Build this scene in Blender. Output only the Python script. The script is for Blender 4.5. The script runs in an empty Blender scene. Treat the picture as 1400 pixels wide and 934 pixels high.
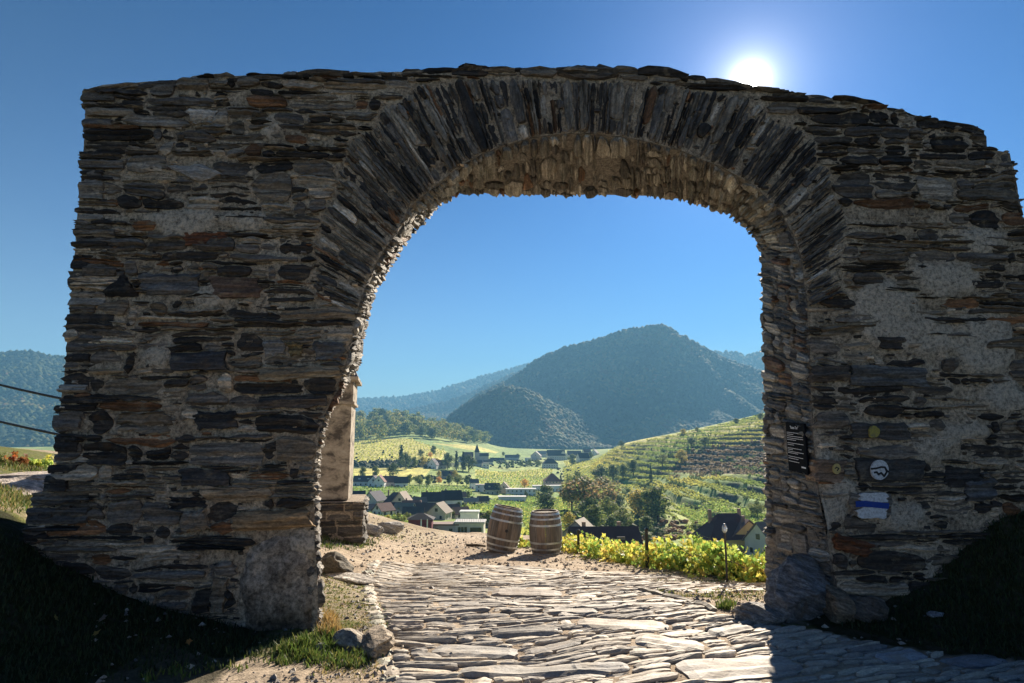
import bpy, bmesh, math, random
import numpy as np
from mathutils import Vector, Matrix, noise, geometry
from math import radians, sin, cos, tan, atan2, pi, sqrt, exp

random.seed(11)
RNG = np.random.default_rng(5)
SC = bpy.context.scene
COL = SC.collection

# ------------------------------------------------------------------ camera
PITCH = radians(8.6)
F_PX = 880.0
CAM = Vector((0.0, 0.0, 1.6))
cam_data = bpy.data.cameras.new('camera')
cam_data.lens = F_PX / 1400 * 36
cam_data.sensor_width = 36
cam_data.clip_start = 0.05
cam_data.clip_end = 30000
cam = bpy.data.objects.new('camera', cam_data)
cam.location = CAM
cam.rotation_euler = (radians(90) + PITCH, 0, 0)
COL.objects.link(cam)
SC.camera = cam

def ray(px, py):
    """direction from the eye towards a point of the view, used to survey where things stand"""
    d = Vector((px - 700, F_PX * cos(PITCH) - (467 - py) * sin(PITCH), F_PX * sin(PITCH) + (467 - py) * cos(PITCH)))
    return d.normalized()

def at_depth(px, py, Y):
    d = ray(px, py)
    return CAM + d * (Y / d.y)

# ------------------------------------------------------------------ sun, sky, exposure
SUN_DIR = ray(1026, 111)
SUN_EL = math.asin(SUN_DIR.z)
SUN_AZ = atan2(SUN_DIR.x, SUN_DIR.y)
sl = bpy.data.lights.new('sun', 'SUN')
sl.energy = 5.0
sl.angle = radians(0.5)
sl.color = (1.0, 0.87, 0.70)
sun = bpy.data.objects.new('sun', sl)
sun.rotation_euler = SUN_DIR.to_track_quat('Z', 'Y').to_euler()
sun.location = (8, 30, 20)
COL.objects.link(sun)

world = bpy.data.worlds.new('World')
SC.world = world
world.use_nodes = True
wn, wl = world.node_tree.nodes, world.node_tree.links
wn.clear()
w_out = wn.new('ShaderNodeOutputWorld')
w_bg = wn.new('ShaderNodeBackground')
w_sky = wn.new('ShaderNodeTexSky')
w_sky.sky_type = 'NISHITA'
w_sky.sun_disc = False
w_sky.sun_elevation = SUN_EL
w_sky.sun_rotation = SUN_AZ
w_sky.altitude = 250
w_sky.air_density = 1.0
w_sky.dust_density = 0.2
w_sky.ozone_density = 3.0
w_hsv = wn.new('ShaderNodeHueSaturation')
w_hsv.inputs['Saturation'].default_value = 1.62
w_hsv.inputs['Value'].default_value = 1.0
w_bg.inputs['Strength'].default_value = 0.050
w_dn = wn.new('ShaderNodeVectorMath'); w_dn.operation = 'SCALE'; w_dn.inputs['Scale'].default_value = 0.14
w_gm = wn.new('ShaderNodeGamma'); w_gm.inputs['Gamma'].default_value = 1.65
w_up = wn.new('ShaderNodeVectorMath'); w_up.operation = 'SCALE'; w_up.inputs['Scale'].default_value = 1 / 0.14
wl.new(w_sky.outputs[0], w_dn.inputs[0]); wl.new(w_dn.outputs[0], w_gm.inputs[0]); wl.new(w_gm.outputs[0], w_up.inputs[0])
wl.new(w_up.outputs[0], w_hsv.inputs['Color'])
# the sun's own disc with the bright haze right round it
w_geo = wn.new('ShaderNodeTexCoord')
w_dot = wn.new('ShaderNodeVectorMath'); w_dot.operation = 'DOT_PRODUCT'
w_dot.inputs[1].default_value = SUN_DIR
w_nrm = wn.new('ShaderNodeVectorMath'); w_nrm.operation = 'NORMALIZE'
wl.new(w_geo.outputs['Generated'], w_nrm.inputs[0])
wl.new(w_nrm.outputs[0], w_dot.inputs[0])
w_acos = wn.new('ShaderNodeMath'); w_acos.operation = 'ARCCOSINE'
w_clamp = wn.new('ShaderNodeMath'); w_clamp.operation = 'MINIMUM'; w_clamp.inputs[1].default_value = 0.9999999
wl.new(w_dot.outputs['Value'], w_clamp.inputs[0])
wl.new(w_clamp.outputs[0], w_acos.inputs[0])
def w_exp(scale, amp):
    a = wn.new('ShaderNodeMath'); a.operation = 'MULTIPLY'; a.inputs[1].default_value = -1.0 / radians(scale)
    wl.new(w_acos.outputs[0], a.inputs[0])
    b = wn.new('ShaderNodeMath'); b.operation = 'EXPONENT'
    wl.new(a.outputs[0], b.inputs[0])
    c = wn.new('ShaderNodeMath'); c.operation = 'MULTIPLY'; c.inputs[1].default_value = amp
    wl.new(b.outputs[0], c.inputs[0])
    return c
HALO = [(0.25, 700.0), (1.1, 20.0), (6.0, 3.2)]
w_last = None
for sc_, am_ in HALO:
    c = w_exp(sc_, am_)
    if w_last is None:
        w_last = c
    else:
        a = wn.new('ShaderNodeMath'); a.operation = 'ADD'
        wl.new(w_last.outputs[0], a.inputs[0]); wl.new(c.outputs[0], a.inputs[1])
        w_last = a
w_tint = wn.new('ShaderNodeMix'); w_tint.data_type = 'RGBA'; w_tint.blend_type = 'MULTIPLY'
w_tint.inputs['Factor'].default_value = 1.0
w_tint.inputs['A'].default_value = (1.0, 0.97, 0.92, 1)
wl.new(w_last.outputs[0], w_tint.inputs['B'])
w_add = wn.new('ShaderNodeMix'); w_add.data_type = 'RGBA'; w_add.blend_type = 'ADD'
w_add.inputs['Factor'].default_value = 1.0
w_cy = wn.new('ShaderNodeMix'); w_cy.data_type = 'RGBA'; w_cy.blend_type = 'MULTIPLY'; w_cy.inputs['Factor'].default_value = 1.0
w_cy.inputs['B'].default_value = (.34, .62, .66, 1)
wl.new(w_hsv.outputs[0], w_cy.inputs['A'])
wl.new(w_cy.outputs['Result'], w_add.inputs['A'])
wl.new(w_tint.outputs['Result'], w_add.inputs['B'])
# pale band of haze all round the horizon
w_sep = wn.new('ShaderNodeSeparateXYZ'); wl.new(w_nrm.outputs[0], w_sep.inputs[0])
w_ab = wn.new('ShaderNodeMath'); w_ab.operation = 'ABSOLUTE'; wl.new(w_sep.outputs[2], w_ab.inputs[0])
w_hm = wn.new('ShaderNodeMath'); w_hm.operation = 'MULTIPLY'; w_hm.inputs[1].default_value = -1 / .15; wl.new(w_ab.outputs[0], w_hm.inputs[0])
w_he = wn.new('ShaderNodeMath'); w_he.operation = 'EXPONENT'; wl.new(w_hm.outputs[0], w_he.inputs[0])
w_hc = wn.new('ShaderNodeMix'); w_hc.data_type = 'RGBA'; w_hc.inputs['B'].default_value = (4.4, 4.7, 4.8, 1)
w_hs = wn.new('ShaderNodeMath'); w_hs.operation = 'MULTIPLY'; w_hs.inputs[1].default_value = .95; wl.new(w_he.outputs[0], w_hs.inputs[0])
wl.new(w_hs.outputs[0], w_hc.inputs['Factor']); wl.new(w_add.outputs['Result'], w_hc.inputs['A'])
wl.new(w_hc.outputs['Result'], w_bg.inputs['Color'])
wl.new(w_bg.outputs[0], w_out.inputs['Surface'])

SC.view_settings.view_transform = 'Standard'
SC.view_settings.look = 'None'
SC.view_settings.exposure = 1.5
SC.view_settings.gamma = 1.0
SC.cycles.use_denoising = True
SC.cycles.max_bounces = 6
SC.cycles.diffuse_bounces = 4
SC.cycles.glossy_bounces = 2
SC.cycles.transmission_bounces = 4
SC.cycles.volume_bounces = 0
SC.cycles.sample_clamp_indirect = 6

# ------------------------------------------------------------------ helpers
def sstep(a, b, x):
    t = min(1.0, max(0.0, (x - a) / (b - a)))
    return t * t * (3 - 2 * t)

def interp(xs, ys, x):
    return float(np.interp(x, xs, ys))

def nz(x, y, z=0.0):
    return noise.noise(Vector((x, y, z)))

def tag(o, label=None, cat=None, group=None, kind=None):
    if label: o['label'] = label
    if cat: o['category'] = cat
    if group: o['group'] = group
    if kind: o['kind'] = kind
    return o

def empty(name, loc, rz=0.0):
    o = bpy.data.objects.new(name, None)
    o.location = loc
    o.rotation_euler = (0, 0, rz)
    COL.objects.link(o)
    return o

class MB:
    """collects vertices and faces with a colour and a grain coordinate per vertex, and links them as one mesh object"""
    def __init__(self):
        self.v, self.f, self.c, self.l = [], [], [], []
    def add(self, verts, faces, col=(.5, .5, .5), lam=None):
        b = len(self.v)
        self.v.extend([tuple(p) for p in verts])
        self.f.extend([tuple(i + b for i in fc) for fc in faces])
        if isinstance(col, list): self.c.extend(col)
        else: self.c.extend([col] * len(verts))
        if lam is None: self.l.extend([tuple(p) for p in verts])
        else: self.l.extend(lam)
    def box(self, x0, x1, y0, y1, z0, z1, col=(.5, .5, .5)):
        v = [(x0,y0,z0),(x1,y0,z0),(x1,y1,z0),(x0,y1,z0),(x0,y0,z1),(x1,y0,z1),(x1,y1,z1),(x0,y1,z1)]
        self.add(v, [(0,3,2,1),(4,5,6,7),(0,1,5,4),(1,2,6,5),(2,3,7,6),(3,0,4,7)], col)
    def tube(self, pts, rads, n=8, col=(.5, .5, .5), cap=True):
        b = []
        vs, fs = [], []
        for i, p in enumerate(pts):
            p = Vector(p)
            a = Vector(pts[max(0, i - 1)]); c = Vector(pts[min(len(pts) - 1, i + 1)])
            d = (c - a).normalized() if (c - a).length > 1e-9 else Vector((0, 0, 1))
            u = d.orthogonal().normalized() if abs(d.z) > .99 else d.cross(Vector((0, 0, 1))).normalized()
            w = d.cross(u)
            r = rads[i] if isinstance(rads, (list, tuple)) else rads
            for k in range(n):
                t = 2 * pi * k / n
                vs.append(p + u * (r * cos(t)) + w * (r * sin(t)))
        for i in range(len(pts) - 1):
            for k in range(n):
                k2 = (k + 1) % n
                fs.append((i * n + k, i * n + k2, (i + 1) * n + k2, (i + 1) * n + k))
        if cap:
            fs.append(tuple(range(n))[::-1]); fs.append(tuple((len(pts) - 1) * n + k for k in range(n)))
        self.add(vs, fs, col)
    def build(self, name, mat, parent=None, smooth=False, loc=None):
        me = mesh_from(name, np.array(self.v, dtype=np.float32).reshape(-1, 3), self.f, np.array(self.c, dtype=np.float32), np.array(self.l, dtype=np.float32))
        me.materials.append(mat)
        if smooth: me.shade_smooth()
        o = bpy.data.objects.new(name, me)
        if loc is not None: o.location = loc
        if parent is not None: o.parent = parent
        COL.objects.link(o)
        return o

def mesh_from(name, v, f, c=None, l=None):
    me = bpy.data.meshes.new(name)
    if isinstance(f, np.ndarray):
        n, k = f.shape
        me.vertices.add(len(v)); me.vertices.foreach_set('co', v.astype(np.float32).ravel())
        me.loops.add(n * k); me.loops.foreach_set('vertex_index', f.astype(np.int32).ravel())
        me.polygons.add(n); me.polygons.foreach_set('loop_start', np.arange(0, n * k, k, dtype=np.int32))
        me.update(calc_edges=True)
    else:
        me.from_pydata([tuple(map(float, p)) for p in v], [], f)
    if c is not None:
        a = me.attributes.new('Col', 'FLOAT_COLOR', 'POINT')
        cc = np.ones((len(v), 4), dtype=np.float32); cc[:, :3] = c
        a.data.foreach_set('color', cc.ravel())
    if l is not None:
        a = me.attributes.new('lam', 'FLOAT_VECTOR', 'POINT')
        a.data.foreach_set('vector', np.ascontiguousarray(l, dtype=np.float32).ravel())
    return me

# ------------------------------------------------------------------ materials
class MT:
    """small wrapper to write a node material"""
    def __init__(self, name, rough=0.85, spec=0.3):
        self.m = bpy.data.materials.new(name)
        self.m.use_nodes = True
        self.n, self.k = self.m.node_tree.nodes, self.m.node_tree.links
        self.b = self.n['Principled BSDF']
        self.b.inputs['Roughness'].default_value = rough
        self.b.inputs['Specular IOR Level'].default_value = spec
        self.out = self.n['Material Output']
    def link(self, a, b): self.k.new(a, b)
    def attr(self, name, out='Color'):
        a = self.n.new('ShaderNodeAttribute'); a.attribute_name = name
        return a.outputs[out]
    def obj(self):
        return self.n.new('ShaderNodeTexCoord').outputs['Object']
    def pos(self):
        return self.n.new('ShaderNodeNewGeometry').outputs['Position']
    def map(self, src, scale=(1, 1, 1), rot=(0, 0, 0)):
        a = self.n.new('ShaderNodeMapping'); a.inputs['Scale'].default_value = scale; a.inputs['Rotation'].default_value = rot
        self.link(src, a.inputs['Vector']); return a.outputs[0]
    def noise(self, src, scale, detail=6, rough=.6, dist=0.0, out='Fac'):
        a = self.n.new('ShaderNodeTexNoise'); a.inputs['Scale'].default_value = scale
        a.inputs['Detail'].default_value = detail; a.inputs['Roughness'].default_value = rough; a.inputs['Distortion'].default_value = dist
        self.link(src, a.inputs['Vector']); return a.outputs[out]
    def voro(self, src, scale, feature='F1', out='Distance'):
        a = self.n.new('ShaderNodeTexVoronoi'); a.feature = feature; a.inputs['Scale'].default_value = scale
        self.link(src, a.inputs['Vector']); return a.outputs[out]
    def ramp(self, src, stops):
        a = self.n.new('ShaderNodeValToRGB'); cr = a.color_ramp
        while len(cr.elements) > 1: cr.elements.remove(cr.elements[-1])
        cr.elements[0].position = stops[0][0]; cr.elements[0].color = self._c(stops[0][1])
        for p, c in stops[1:]:
            e = cr.elements.new(p); e.color = self._c(c)
        self.link(src, a.inputs[0]); return a.outputs[0]
    def _c(self, c):
        if isinstance(c, (int, float)): return (c, c, c, 1)
        return (c[0], c[1], c[2], 1)
    def mix(self, fac, a, b, mode='MIX'):
        m = self.n.new('ShaderNodeMix'); m.data_type = 'RGBA'; m.blend_type = mode
        for s, key in ((fac, 'Factor'), (a, 'A'), (b, 'B')):
            if isinstance(s, (int, float)):
                if key == 'Factor': m.inputs[key].default_value = s
                else: m.inputs[key].default_value = (s, s, s, 1)
            elif isinstance(s, tuple): m.inputs[key].default_value = (*s, 1)
            else: self.link(s, m.inputs[key])
        return m.outputs['Result']
    def math(self, op, a, b=0.0):
        m = self.n.new('ShaderNodeMath'); m.operation = op
        for i, s in enumerate((a, b)):
            if isinstance(s, (int, float)): m.inputs[i].default_value = s
            else: self.link(s, m.inputs[i])
        return m.outputs[0]
    def color(self, s):
        if isinstance(s, tuple): self.b.inputs['Base Color'].default_value = (*s, 1)
        else: self.link(s, self.b.inputs['Base Color'])
    def rough(self, s): self.link(s, self.b.inputs['Roughness'])
    def bump(self, h, strength=.6, dist=.02, prev=None):
        m = self.n.new('ShaderNodeBump'); m.inputs['Strength'].default_value = strength; m.inputs['Distance'].default_value = dist
        self.link(h, m.inputs['Height'])
        if prev is not None: self.link(prev, m.inputs['Normal'])
        return m.outputs[0]
    def normal(self, s): self.link(s, self.b.inputs['Normal'])

def make_slate():
    t = MT('slate', .8, .35)
    lam = t.attr('lam', 'Vector'); col = t.attr('Col')
    l1 = t.noise(t.map(lam, (2.2, 30, 9)), 1.0, 7, .65, .4)
    l2 = t.noise(t.map(lam, (7, 9, 7)), 1.0, 8, .7)
    l3 = t.noise(t.map(lam, (30, 60, 30)), 1.0, 5, .7)
    base = t.mix(1.0, col, t.ramp(l1, [(.3, .28), (.5, 1.0), (.7, 2.1)]), 'MULTIPLY')
    base = t.mix(1.0, base, t.ramp(l3, [(.3, .5), (.62, 1.5)]), 'MULTIPLY')
    lich = t.ramp(l2, [(.56, 0), (.66, 1)])
    base = t.mix(t.math('MULTIPLY', lich, .45), base, (.36, .29, .19))
    rust = t.ramp(t.noise(t.map(lam, (4, 6, 5)), 1.3, 4, .5), [(.6, 0), (.7, 1)])
    base = t.mix(t.math('MULTIPLY', rust, .35), base, (.17, .095, .04))
    t.color(base)
    b = t.bump(l1, 1.0, .04); b = t.bump(l2, .8, .02, b); b = t.bump(l3, 1.0, .01, b)
    t.normal(b)
    return t.m

def make_mortar():
    t = MT('lime_mortar', .95, .15)
    p = t.obj()
    n1 = t.noise(p, 3.0, 6, .65); n2 = t.noise(p, 28, 8, .75); v = t.voro(p, 46); n4 = t.noise(p, 110, 3, .6)
    c = t.ramp(n1, [(.3, (.36, .275, .19)), (.5, (.58, .46, .33)), (.72, (.68, .56, .43))])
    c = t.mix(1.0, c, t.ramp(n2, [(.36, .22), (.5, .85), (.64, 1.4)]), 'MULTIPLY')
    c = t.mix(t.ramp(v, [(.05, .5), (.3, 0)]), c, (.10, .09, .08))
    pw = t.n.new('ShaderNodeSeparateColor'); t.link(t.attr('Col'), pw.inputs[0])
    pale = t.mix(1.0, (.72, .62, .50), t.ramp(n2, [(.36, .35), (.52, .95), (.66, 1.2)]), 'MULTIPLY')
    c = t.mix(t.math('MULTIPLY', pw.outputs[0], .75), c, pale)
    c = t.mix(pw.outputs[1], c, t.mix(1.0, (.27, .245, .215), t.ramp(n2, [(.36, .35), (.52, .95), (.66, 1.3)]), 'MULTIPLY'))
    t.color(c)
    b = t.bump(n2, 1.0, .035); b = t.bump(v, .8, .012, b); b = t.bump(n4, .6, .005, b)
    t.normal(b)
    return t.m

def make_paver():
    t = MT('paving_slate', .7, .35)
    lam = t.attr('lam', 'Vector'); col = t.attr('Col')
    l1 = t.noise(t.map(lam, (3, 9, 6)), 1.0, 7, .65, .3); l3 = t.noise(t.map(lam, (40, 55, 40)), 1.0, 5, .7)
    c = t.mix(1.0, col, t.ramp(l1, [(.3, .6), (.55, 1.05), (.75, 1.5)]), 'MULTIPLY')
    c = t.mix(1.0, c, t.ramp(l3, [(.35, .7), (.65, 1.25)]), 'MULTIPLY')
    c = t.mix(t.ramp(t.noise(t.map(lam, (5, 5, 5)), 1.0, 4, .6), [(.5, 0), (.68, .7)]), c, (.36, .30, .23))
    t.color(c)
    t.rough(t.ramp(l1, [(.3, .55), (.7, .85)]))
    b = t.bump(l1, .8, .014); b = t.bump(l3, .6, .004, b)
    t.normal(b)
    return t.m

def make_ground():
    t = MT('bare_earth', .95, .15)
    p = t.pos(); g = t.attr('Col', 'Color')
    n1 = t.noise(p, .8, 6, .6); n2 = t.noise(p, 9, 8, .7); n3 = t.noise(p, 60, 5, .7); v = t.voro(p, 30)
    earth = t.ramp(n1, [(.3, (.30, .23, .165)), (.5, (.43, .345, .255)), (.7, (.52, .43, .33))])
    earth = t.mix(1.0, earth, t.ramp(n2, [(.32, .55), (.62, 1.25)]), 'MULTIPLY')
    earth = t.mix(t.ramp(v, [(.08, .55), (.25, 0)]), earth, (.45, .40, .33))
    grass = t.ramp(n2, [(.3, (.05, .07, .018)), (.5, (.11, .13, .035)), (.7, (.22, .20, .07))])
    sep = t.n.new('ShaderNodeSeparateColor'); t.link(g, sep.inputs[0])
    fac = t.ramp(t.math('ADD', sep.outputs[0], t.math('MULTIPLY', t.math('SUBTRACT', n2, .5), 1.3)), [(.38, 0), (.62, 1)])
    c = t.mix(fac, earth, grass)
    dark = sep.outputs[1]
    c = t.mix(dark, c, t.mix(1.0, c, (.22, .24, .22), 'MULTIPLY'))  # shade on the banks put into the ground colour
    t.color(c)
    b = t.bump(n2, 1.0, .05); b = t.bump(n3, .8, .012, b); b = t.bump(v, .5, .01, b)
    t.normal(b)
    return t.m

def make_attr(name, rough=.8, spec=.3, ns=0, amt=.3, bump=0, bd=.01, transl=0.0):
    """surface whose colour is the piece's own colour attribute, with optional grain"""
    t = MT(name, rough, spec)
    c = t.attr('Col')
    if ns:
        n = t.noise(t.obj(), ns, 6, .65)
        c = t.mix(1.0, c, t.ramp(n, [(.3, 1 - amt), (.7, 1 + amt)]), 'MULTIPLY')
        if bump: t.normal(t.bump(n, bump, bd))
    t.color(c)
    if transl:
        tr = t.n.new('ShaderNodeBsdfTranslucent'); t.link(c, tr.inputs['Color'])
        mx = t.n.new('ShaderNodeMixShader'); mx.inputs[0].default_value = transl
        t.link(t.b.outputs[0], mx.inputs[1]); t.link(tr.outputs[0], mx.inputs[2]); t.link(mx.outputs[0], t.out.inputs[0])
    return t.m

def make_plain(name, col, rough=.6, spec=.4, metal=0.0, ns=0, amt=.25, bump=.0, bd=.01, stretch=(1, 1, 1)):
    t = MT(name, rough, spec)
    t.b.inputs['Metallic'].default_value = metal
    if ns:
        n = t.noise(t.map(t.obj(), stretch), ns, 7, .65)
        lo = tuple(x * (1 - amt) for x in col); hi = tuple(min(1, x * (1 + amt)) for x in col)
        t.color(t.ramp(n, [(.3, lo), (.7, hi)]))
        if bump: t.normal(t.bump(n, bump, bd))
    else: t.color(col)
    return t.m

M = dict(slate=make_slate(), mortar=make_mortar(), paver=make_paver(), ground=make_ground(),
         leaf=make_attr('leaf', .5, .35, transl=.5), blade=make_attr('grass_blade', .6, .3, transl=.35),
         crown=make_attr('tree_foliage', .7, .2, transl=.5), bark=make_plain('bark', (.09, .07, .05), .9, .2, ns=20, amt=.4),
         paint=make_attr('house_surface', .85, .2, ns=.6, amt=.12), forest=make_attr('forest_canopy', .85, .1, ns=.02, amt=.25),
         black=make_plain('black_metal', (.015, .015, .017), .45, .5), steel=make_plain('galvanised_steel', (.42, .45, .48), .42, .5, metal=.7, ns=14, amt=.25, bump=.2, bd=.002))

# ------------------------------------------------------------------ near ground
CRX = [-30, -9, -6, -1, 1.35, 2.5, 3.6, 6, 12, 30]
CRY = [15, 14, 16.5, 17.5, 15.2, 11.7, 9.6, 8.9, 8.6, 8.6]
def gz(x, y):
    z = 0.0
    yc = interp(CRX, CRY, x)
    yy = min(y, yc)
    if yy > 6.5: z -= .08 * (yy - 6.5)
    # left bank
    fr = interp([-12, -9, -6, -4.5, -3.85, -3.2, -2.56, -2.15], [1.75, 1.6, 1.4, .98, .58, .28, .11, 0], x)
    bk = interp([-12, -9, -7, -5, -3, -2.2, -1.4], [2.1, 1.85, 1.35, .85, .33, .12, 0], x)
    t = sstep(5.6, 7.5, y)
    fr *= .35 + .65 * sstep(3.2, 5.4, y)
    z += fr * (1 - t) + bk * t
    # right bank
    d = (x - 2.9) * .61 + (y - 5.8) * .79
    rb = interp([0, .3, .7, 1.15, 1.5, 3, 6], [0, .08, .33, .87, 1.0, 1.4, 1.8], d)
    rb *= 1 - sstep(6.15, 6.9, y)
    z += rb * sstep(2.2, 2.9, x)
    if y > yc:
        e = y - yc
        z -= .62 * e * sstep(0, 3.0, e)
    bumpy = .035 * nz(x * .9, y * .9) + .015 * nz(x * 3.1, y * 3.1, 4)
    return max(z, -36.0) + bumpy * (1 if y < yc + 8 else 0)

def ground_hit(px, py, f=None, y0=3.0, y1=60.0, step=.05):
    f = f or gz
    d = ray(px, py)
    Y = y0
    prev = None
    while Y < y1:
        p = CAM + d * (Y / d.y)
        h = p.z - f(p.x, p.y)
        if h < 0:
            if prev is None: return p
            a, ha = prev
            tt = ha / (ha - h)
            YY = a + (Y - a) * tt
            return CAM + d * (YY / d.y)
        prev = (Y, h)
        Y += step
    return CAM + d * (y1 / d.y)

def pip(poly, x, y):
    c = False
    j = len(poly) - 1
    for i in range(len(poly)):
        xi, yi = poly[i]; xj, yj = poly[j]
        if (yi > y) != (yj > y) and x < (xj - xi) * (y - yi) / (yj - yi) + xi: c = not c
        j = i
    return c

PAVE_PX = [(548, 1000), (540, 934), (530, 870), (514, 820), (507, 790), (521, 768), (600, 770), (700, 774), (850, 783), (950, 790), (1045, 798), (1100, 801),
           (1100, 815), (1045, 809), (960, 811), (885, 808), (925, 819), (965, 832), (1010, 848), (1070, 858), (1120, 862), (1250, 889), (1420, 906), (1600, 930), (1700, 1000)]
PAVE = [(ground_hit(a, b).x, ground_hit(a, b).y) for a, b in PAVE_PX]
PAVE = [(x, y) if y > 4.2 else (x * 1.0, 2.2) for x, y in PAVE]

def build_ground():
    xs = np.concatenate([np.linspace(-30, -8, 30), np.arange(-7.8, 7.8, .075), np.linspace(8, 30, 30)])
    ys = np.concatenate([np.linspace(-12, 3, 20), np.arange(3.1, 13, .075), np.arange(13.1, 24, .2), np.linspace(25, 75, 40)])
    nx, ny = len(xs), len(ys)
    V = np.zeros((nx * ny, 3)); C = np.zeros((nx * ny, 3))
    k = 0
    for y in ys:
        for x in xs:
            z = gz(x, y)
            inp = -7.8 < x < 7.8 and 3 < y < 13 and pip(PAVE, x, y)
            if inp: z -= .002
            fine = .012 * nz(x * 8, y * 8, 2) + .006 * nz(x * 19, y * 19, 7)
            V[k] = (x, y, z + fine)
            g = .12
            if x < -1.3 and y > 6.0: g = .46 if y < 8.4 else .3
            if x < -3.3 and y > 7: g = .65
            if y < 6.0 and x < -1.4: g = .62
            if x < -.8 and 4.6 < y < 6.2: g = max(g, .45)
            if x > 2.3 and y < 6.6: g = .55
            if 1.6 < x < 4 and 7.2 < y < 9.8: g = .42
            if y > 13 and x < -1.5: g = .4
            if -2.6 < x < -.6 and y < 5.05: g = .15 + .1 * nz(x * 3, y * 3)
            if inp: g = 0
            C[k] = (g, 1.0 if ((x > 2.6 and y < 6.7) or (x < -2.0 and y < 5.9 - 0.0)) and not inp else 0.0, 0)  # second channel marks the banks whose shade is painted in
            k += 1
    i = np.arange(nx - 1); j = np.arange(ny - 1)
    I, J = np.meshgrid(i, j)
    a = (J * nx + I).ravel()
    Fc = np.stack([a, a + 1, a + nx + 1, a + nx], 1)
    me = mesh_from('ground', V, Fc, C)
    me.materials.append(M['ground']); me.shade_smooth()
    o = bpy.data.objects.new('ground', me); COL.objects.link(o)
    tag(o, 'bare trodden earth and thin grass round the stone gateway', kind='structure')
build_ground()
# ------------------------------------------------------------------ stone gateway
WA = radians(3.0)
W_DIR = Vector((cos(WA), sin(WA), 0)); W_N = Vector((sin(WA), -cos(WA), 0)); W_O = Vector((0, 5.85, 0))
THICK = 1.2
def wall_sv(px, py, back=0.0):
    d = ray(px, py)
    o = W_O - W_N * back
    t = (o - CAM).dot(W_N) / d.dot(W_N)
    p = CAM + d * t
    return ((p - o).dot(W_DIR), p.z)
def wall_p(s, v, h=0.0):
    return W_O + W_DIR * s + Vector((0, 0, v)) + W_N * h

FB = [((437, 880), (426, 845)), ((434, 800), (428, 770)), ((430, 720), (428, 700)), ((429, 640), (429, 640)), ((440, 575), (440, 575)), ((455, 545), (456, 545)),
      ((466, 517), (474, 517)), ((472, 502), (490, 495)), ((480, 470), (493, 470)), ((487, 430), (500, 430)), ((500, 390), (514, 392)),
      ((520, 350), (537, 355)), ((543, 318), (561, 316)), ((558, 285), (580, 300)), ((592, 257), (601, 275)), ((625, 230), (628, 264)),
      ((660, 210), (662, 264)), ((695, 197), (700, 266)), ((730, 188), (735, 265)), ((770, 183), (770, 266)), ((810, 183), (810, 266)), ((850, 187), (850, 267)), ((890, 195), (890, 268)),
      ((930, 206), (930, 272)), ((980, 226), (972, 282)), ((1030, 252), (1000, 293)), ((1070, 292), (1025, 314)), ((1095, 350), (1040, 340)),
      ((1104, 420), (1043, 400)), ((1108, 520), (1045, 500)), ((1112, 600), (1047, 590)), ((1120, 680), (1048, 660)), ((1135, 760), (1048, 740)), ((1160, 875), (1048, 850))]
F_SV = [wall_sv(*a) for a, b in FB]
B_SV = [wall_sv(*b, back=THICK) for a, b in FB]
LEFT_PX = [(118, 123), (116, 185), (111, 250), (106, 300), (98, 400), (90, 500), (83, 560), (77, 640), (70, 656), (46, 690), (28, 760), (15, 900)]
TOP_PX = [(118, 123), (160, 117), (200, 112), (300, 105), (400, 101), (480, 100), (560, 98), (640, 94), (700, 93), (780, 94), (850, 96), (905, 100), (940, 106),
          (1000, 111), (1040, 122), (1091, 129), (1169, 139), (1230, 152), (1297, 169), (1345, 178), (1350, 203), (1380, 210), (1387, 234), (1390, 298), (1410, 303), (1520, 340)]
TOP_SV = [wall_sv(*p) for p in TOP_PX]
LEFT_SV = [wall_sv(*p) for p in LEFT_PX]
_ts = [p[0] for p in TOP_SV]; _tv = [p[1] for p in TOP_SV]
for i in range(1, len(_ts)):
    if _ts[i] <= _ts[i - 1]: _ts[i] = _ts[i - 1] + .004
def top_v(s): return float(np.interp(s, _ts, _tv))
S_RIGHT = _ts[-1]
OUTLINE = ([(F_SV[0][0], -.5)] + F_SV + [(F_SV[-1][0], -.5), (S_RIGHT, -.5)] + [(_ts[i], _tv[i]) for i in range(len(_ts) - 1, -1, -1)] + LEFT_SV[1:] + [(LEFT_SV[-1][0], -.5)])

# voussoir ring
CEN = wall_sv(800, 560)
ring_idx = [i for i in range(len(FB)) if FB[i][0][1] <= 452]
def angle_of(s, v): return atan2(v - CEN[1], CEN[0] - s)   # 0 = pointing left, pi = right
RA = [angle_of(*F_SV[i]) for i in ring_idx]
RR = [sqrt((F_SV[i][0] - CEN[0]) ** 2 + (F_SV[i][1] - CEN[1]) ** 2) for i in ring_idx]
def ring_in(a): return float(np.interp(a, RA, RR))
def ring_out(a):
    r0 = ring_in(a)
    r = r0
    lim = interp([RA[0], RA[0] + .25, 1.0, 1.5, 2.2, RA[-1]], [.42, .66, .9, .70, .68, .4], a) + .20 * nz(a * 6, 3.3) + .1 * nz(a * 19, 1.3)
    while r < r0 + lim:
        s = CEN[0] - r * cos(a); v = CEN[1] + r * sin(a)
        if v > top_v(s) - .13 - .04 * nz(s * 3, 9): break
        r += .02
    return r - r0
_oa = np.linspace(RA[0], RA[-1], 160); _oo = np.array([ring_out(a) for a in _oa])
def in_ring(s, v, eps=0.0):
    a = angle_of(s, v)
    if a < RA[0] or a > RA[-1]: return False
    r = sqrt((s - CEN[0]) ** 2 + (v - CEN[1]) ** 2)
    return r < ring_in(a) + float(np.interp(a, _oa, _oo)) + eps

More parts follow.
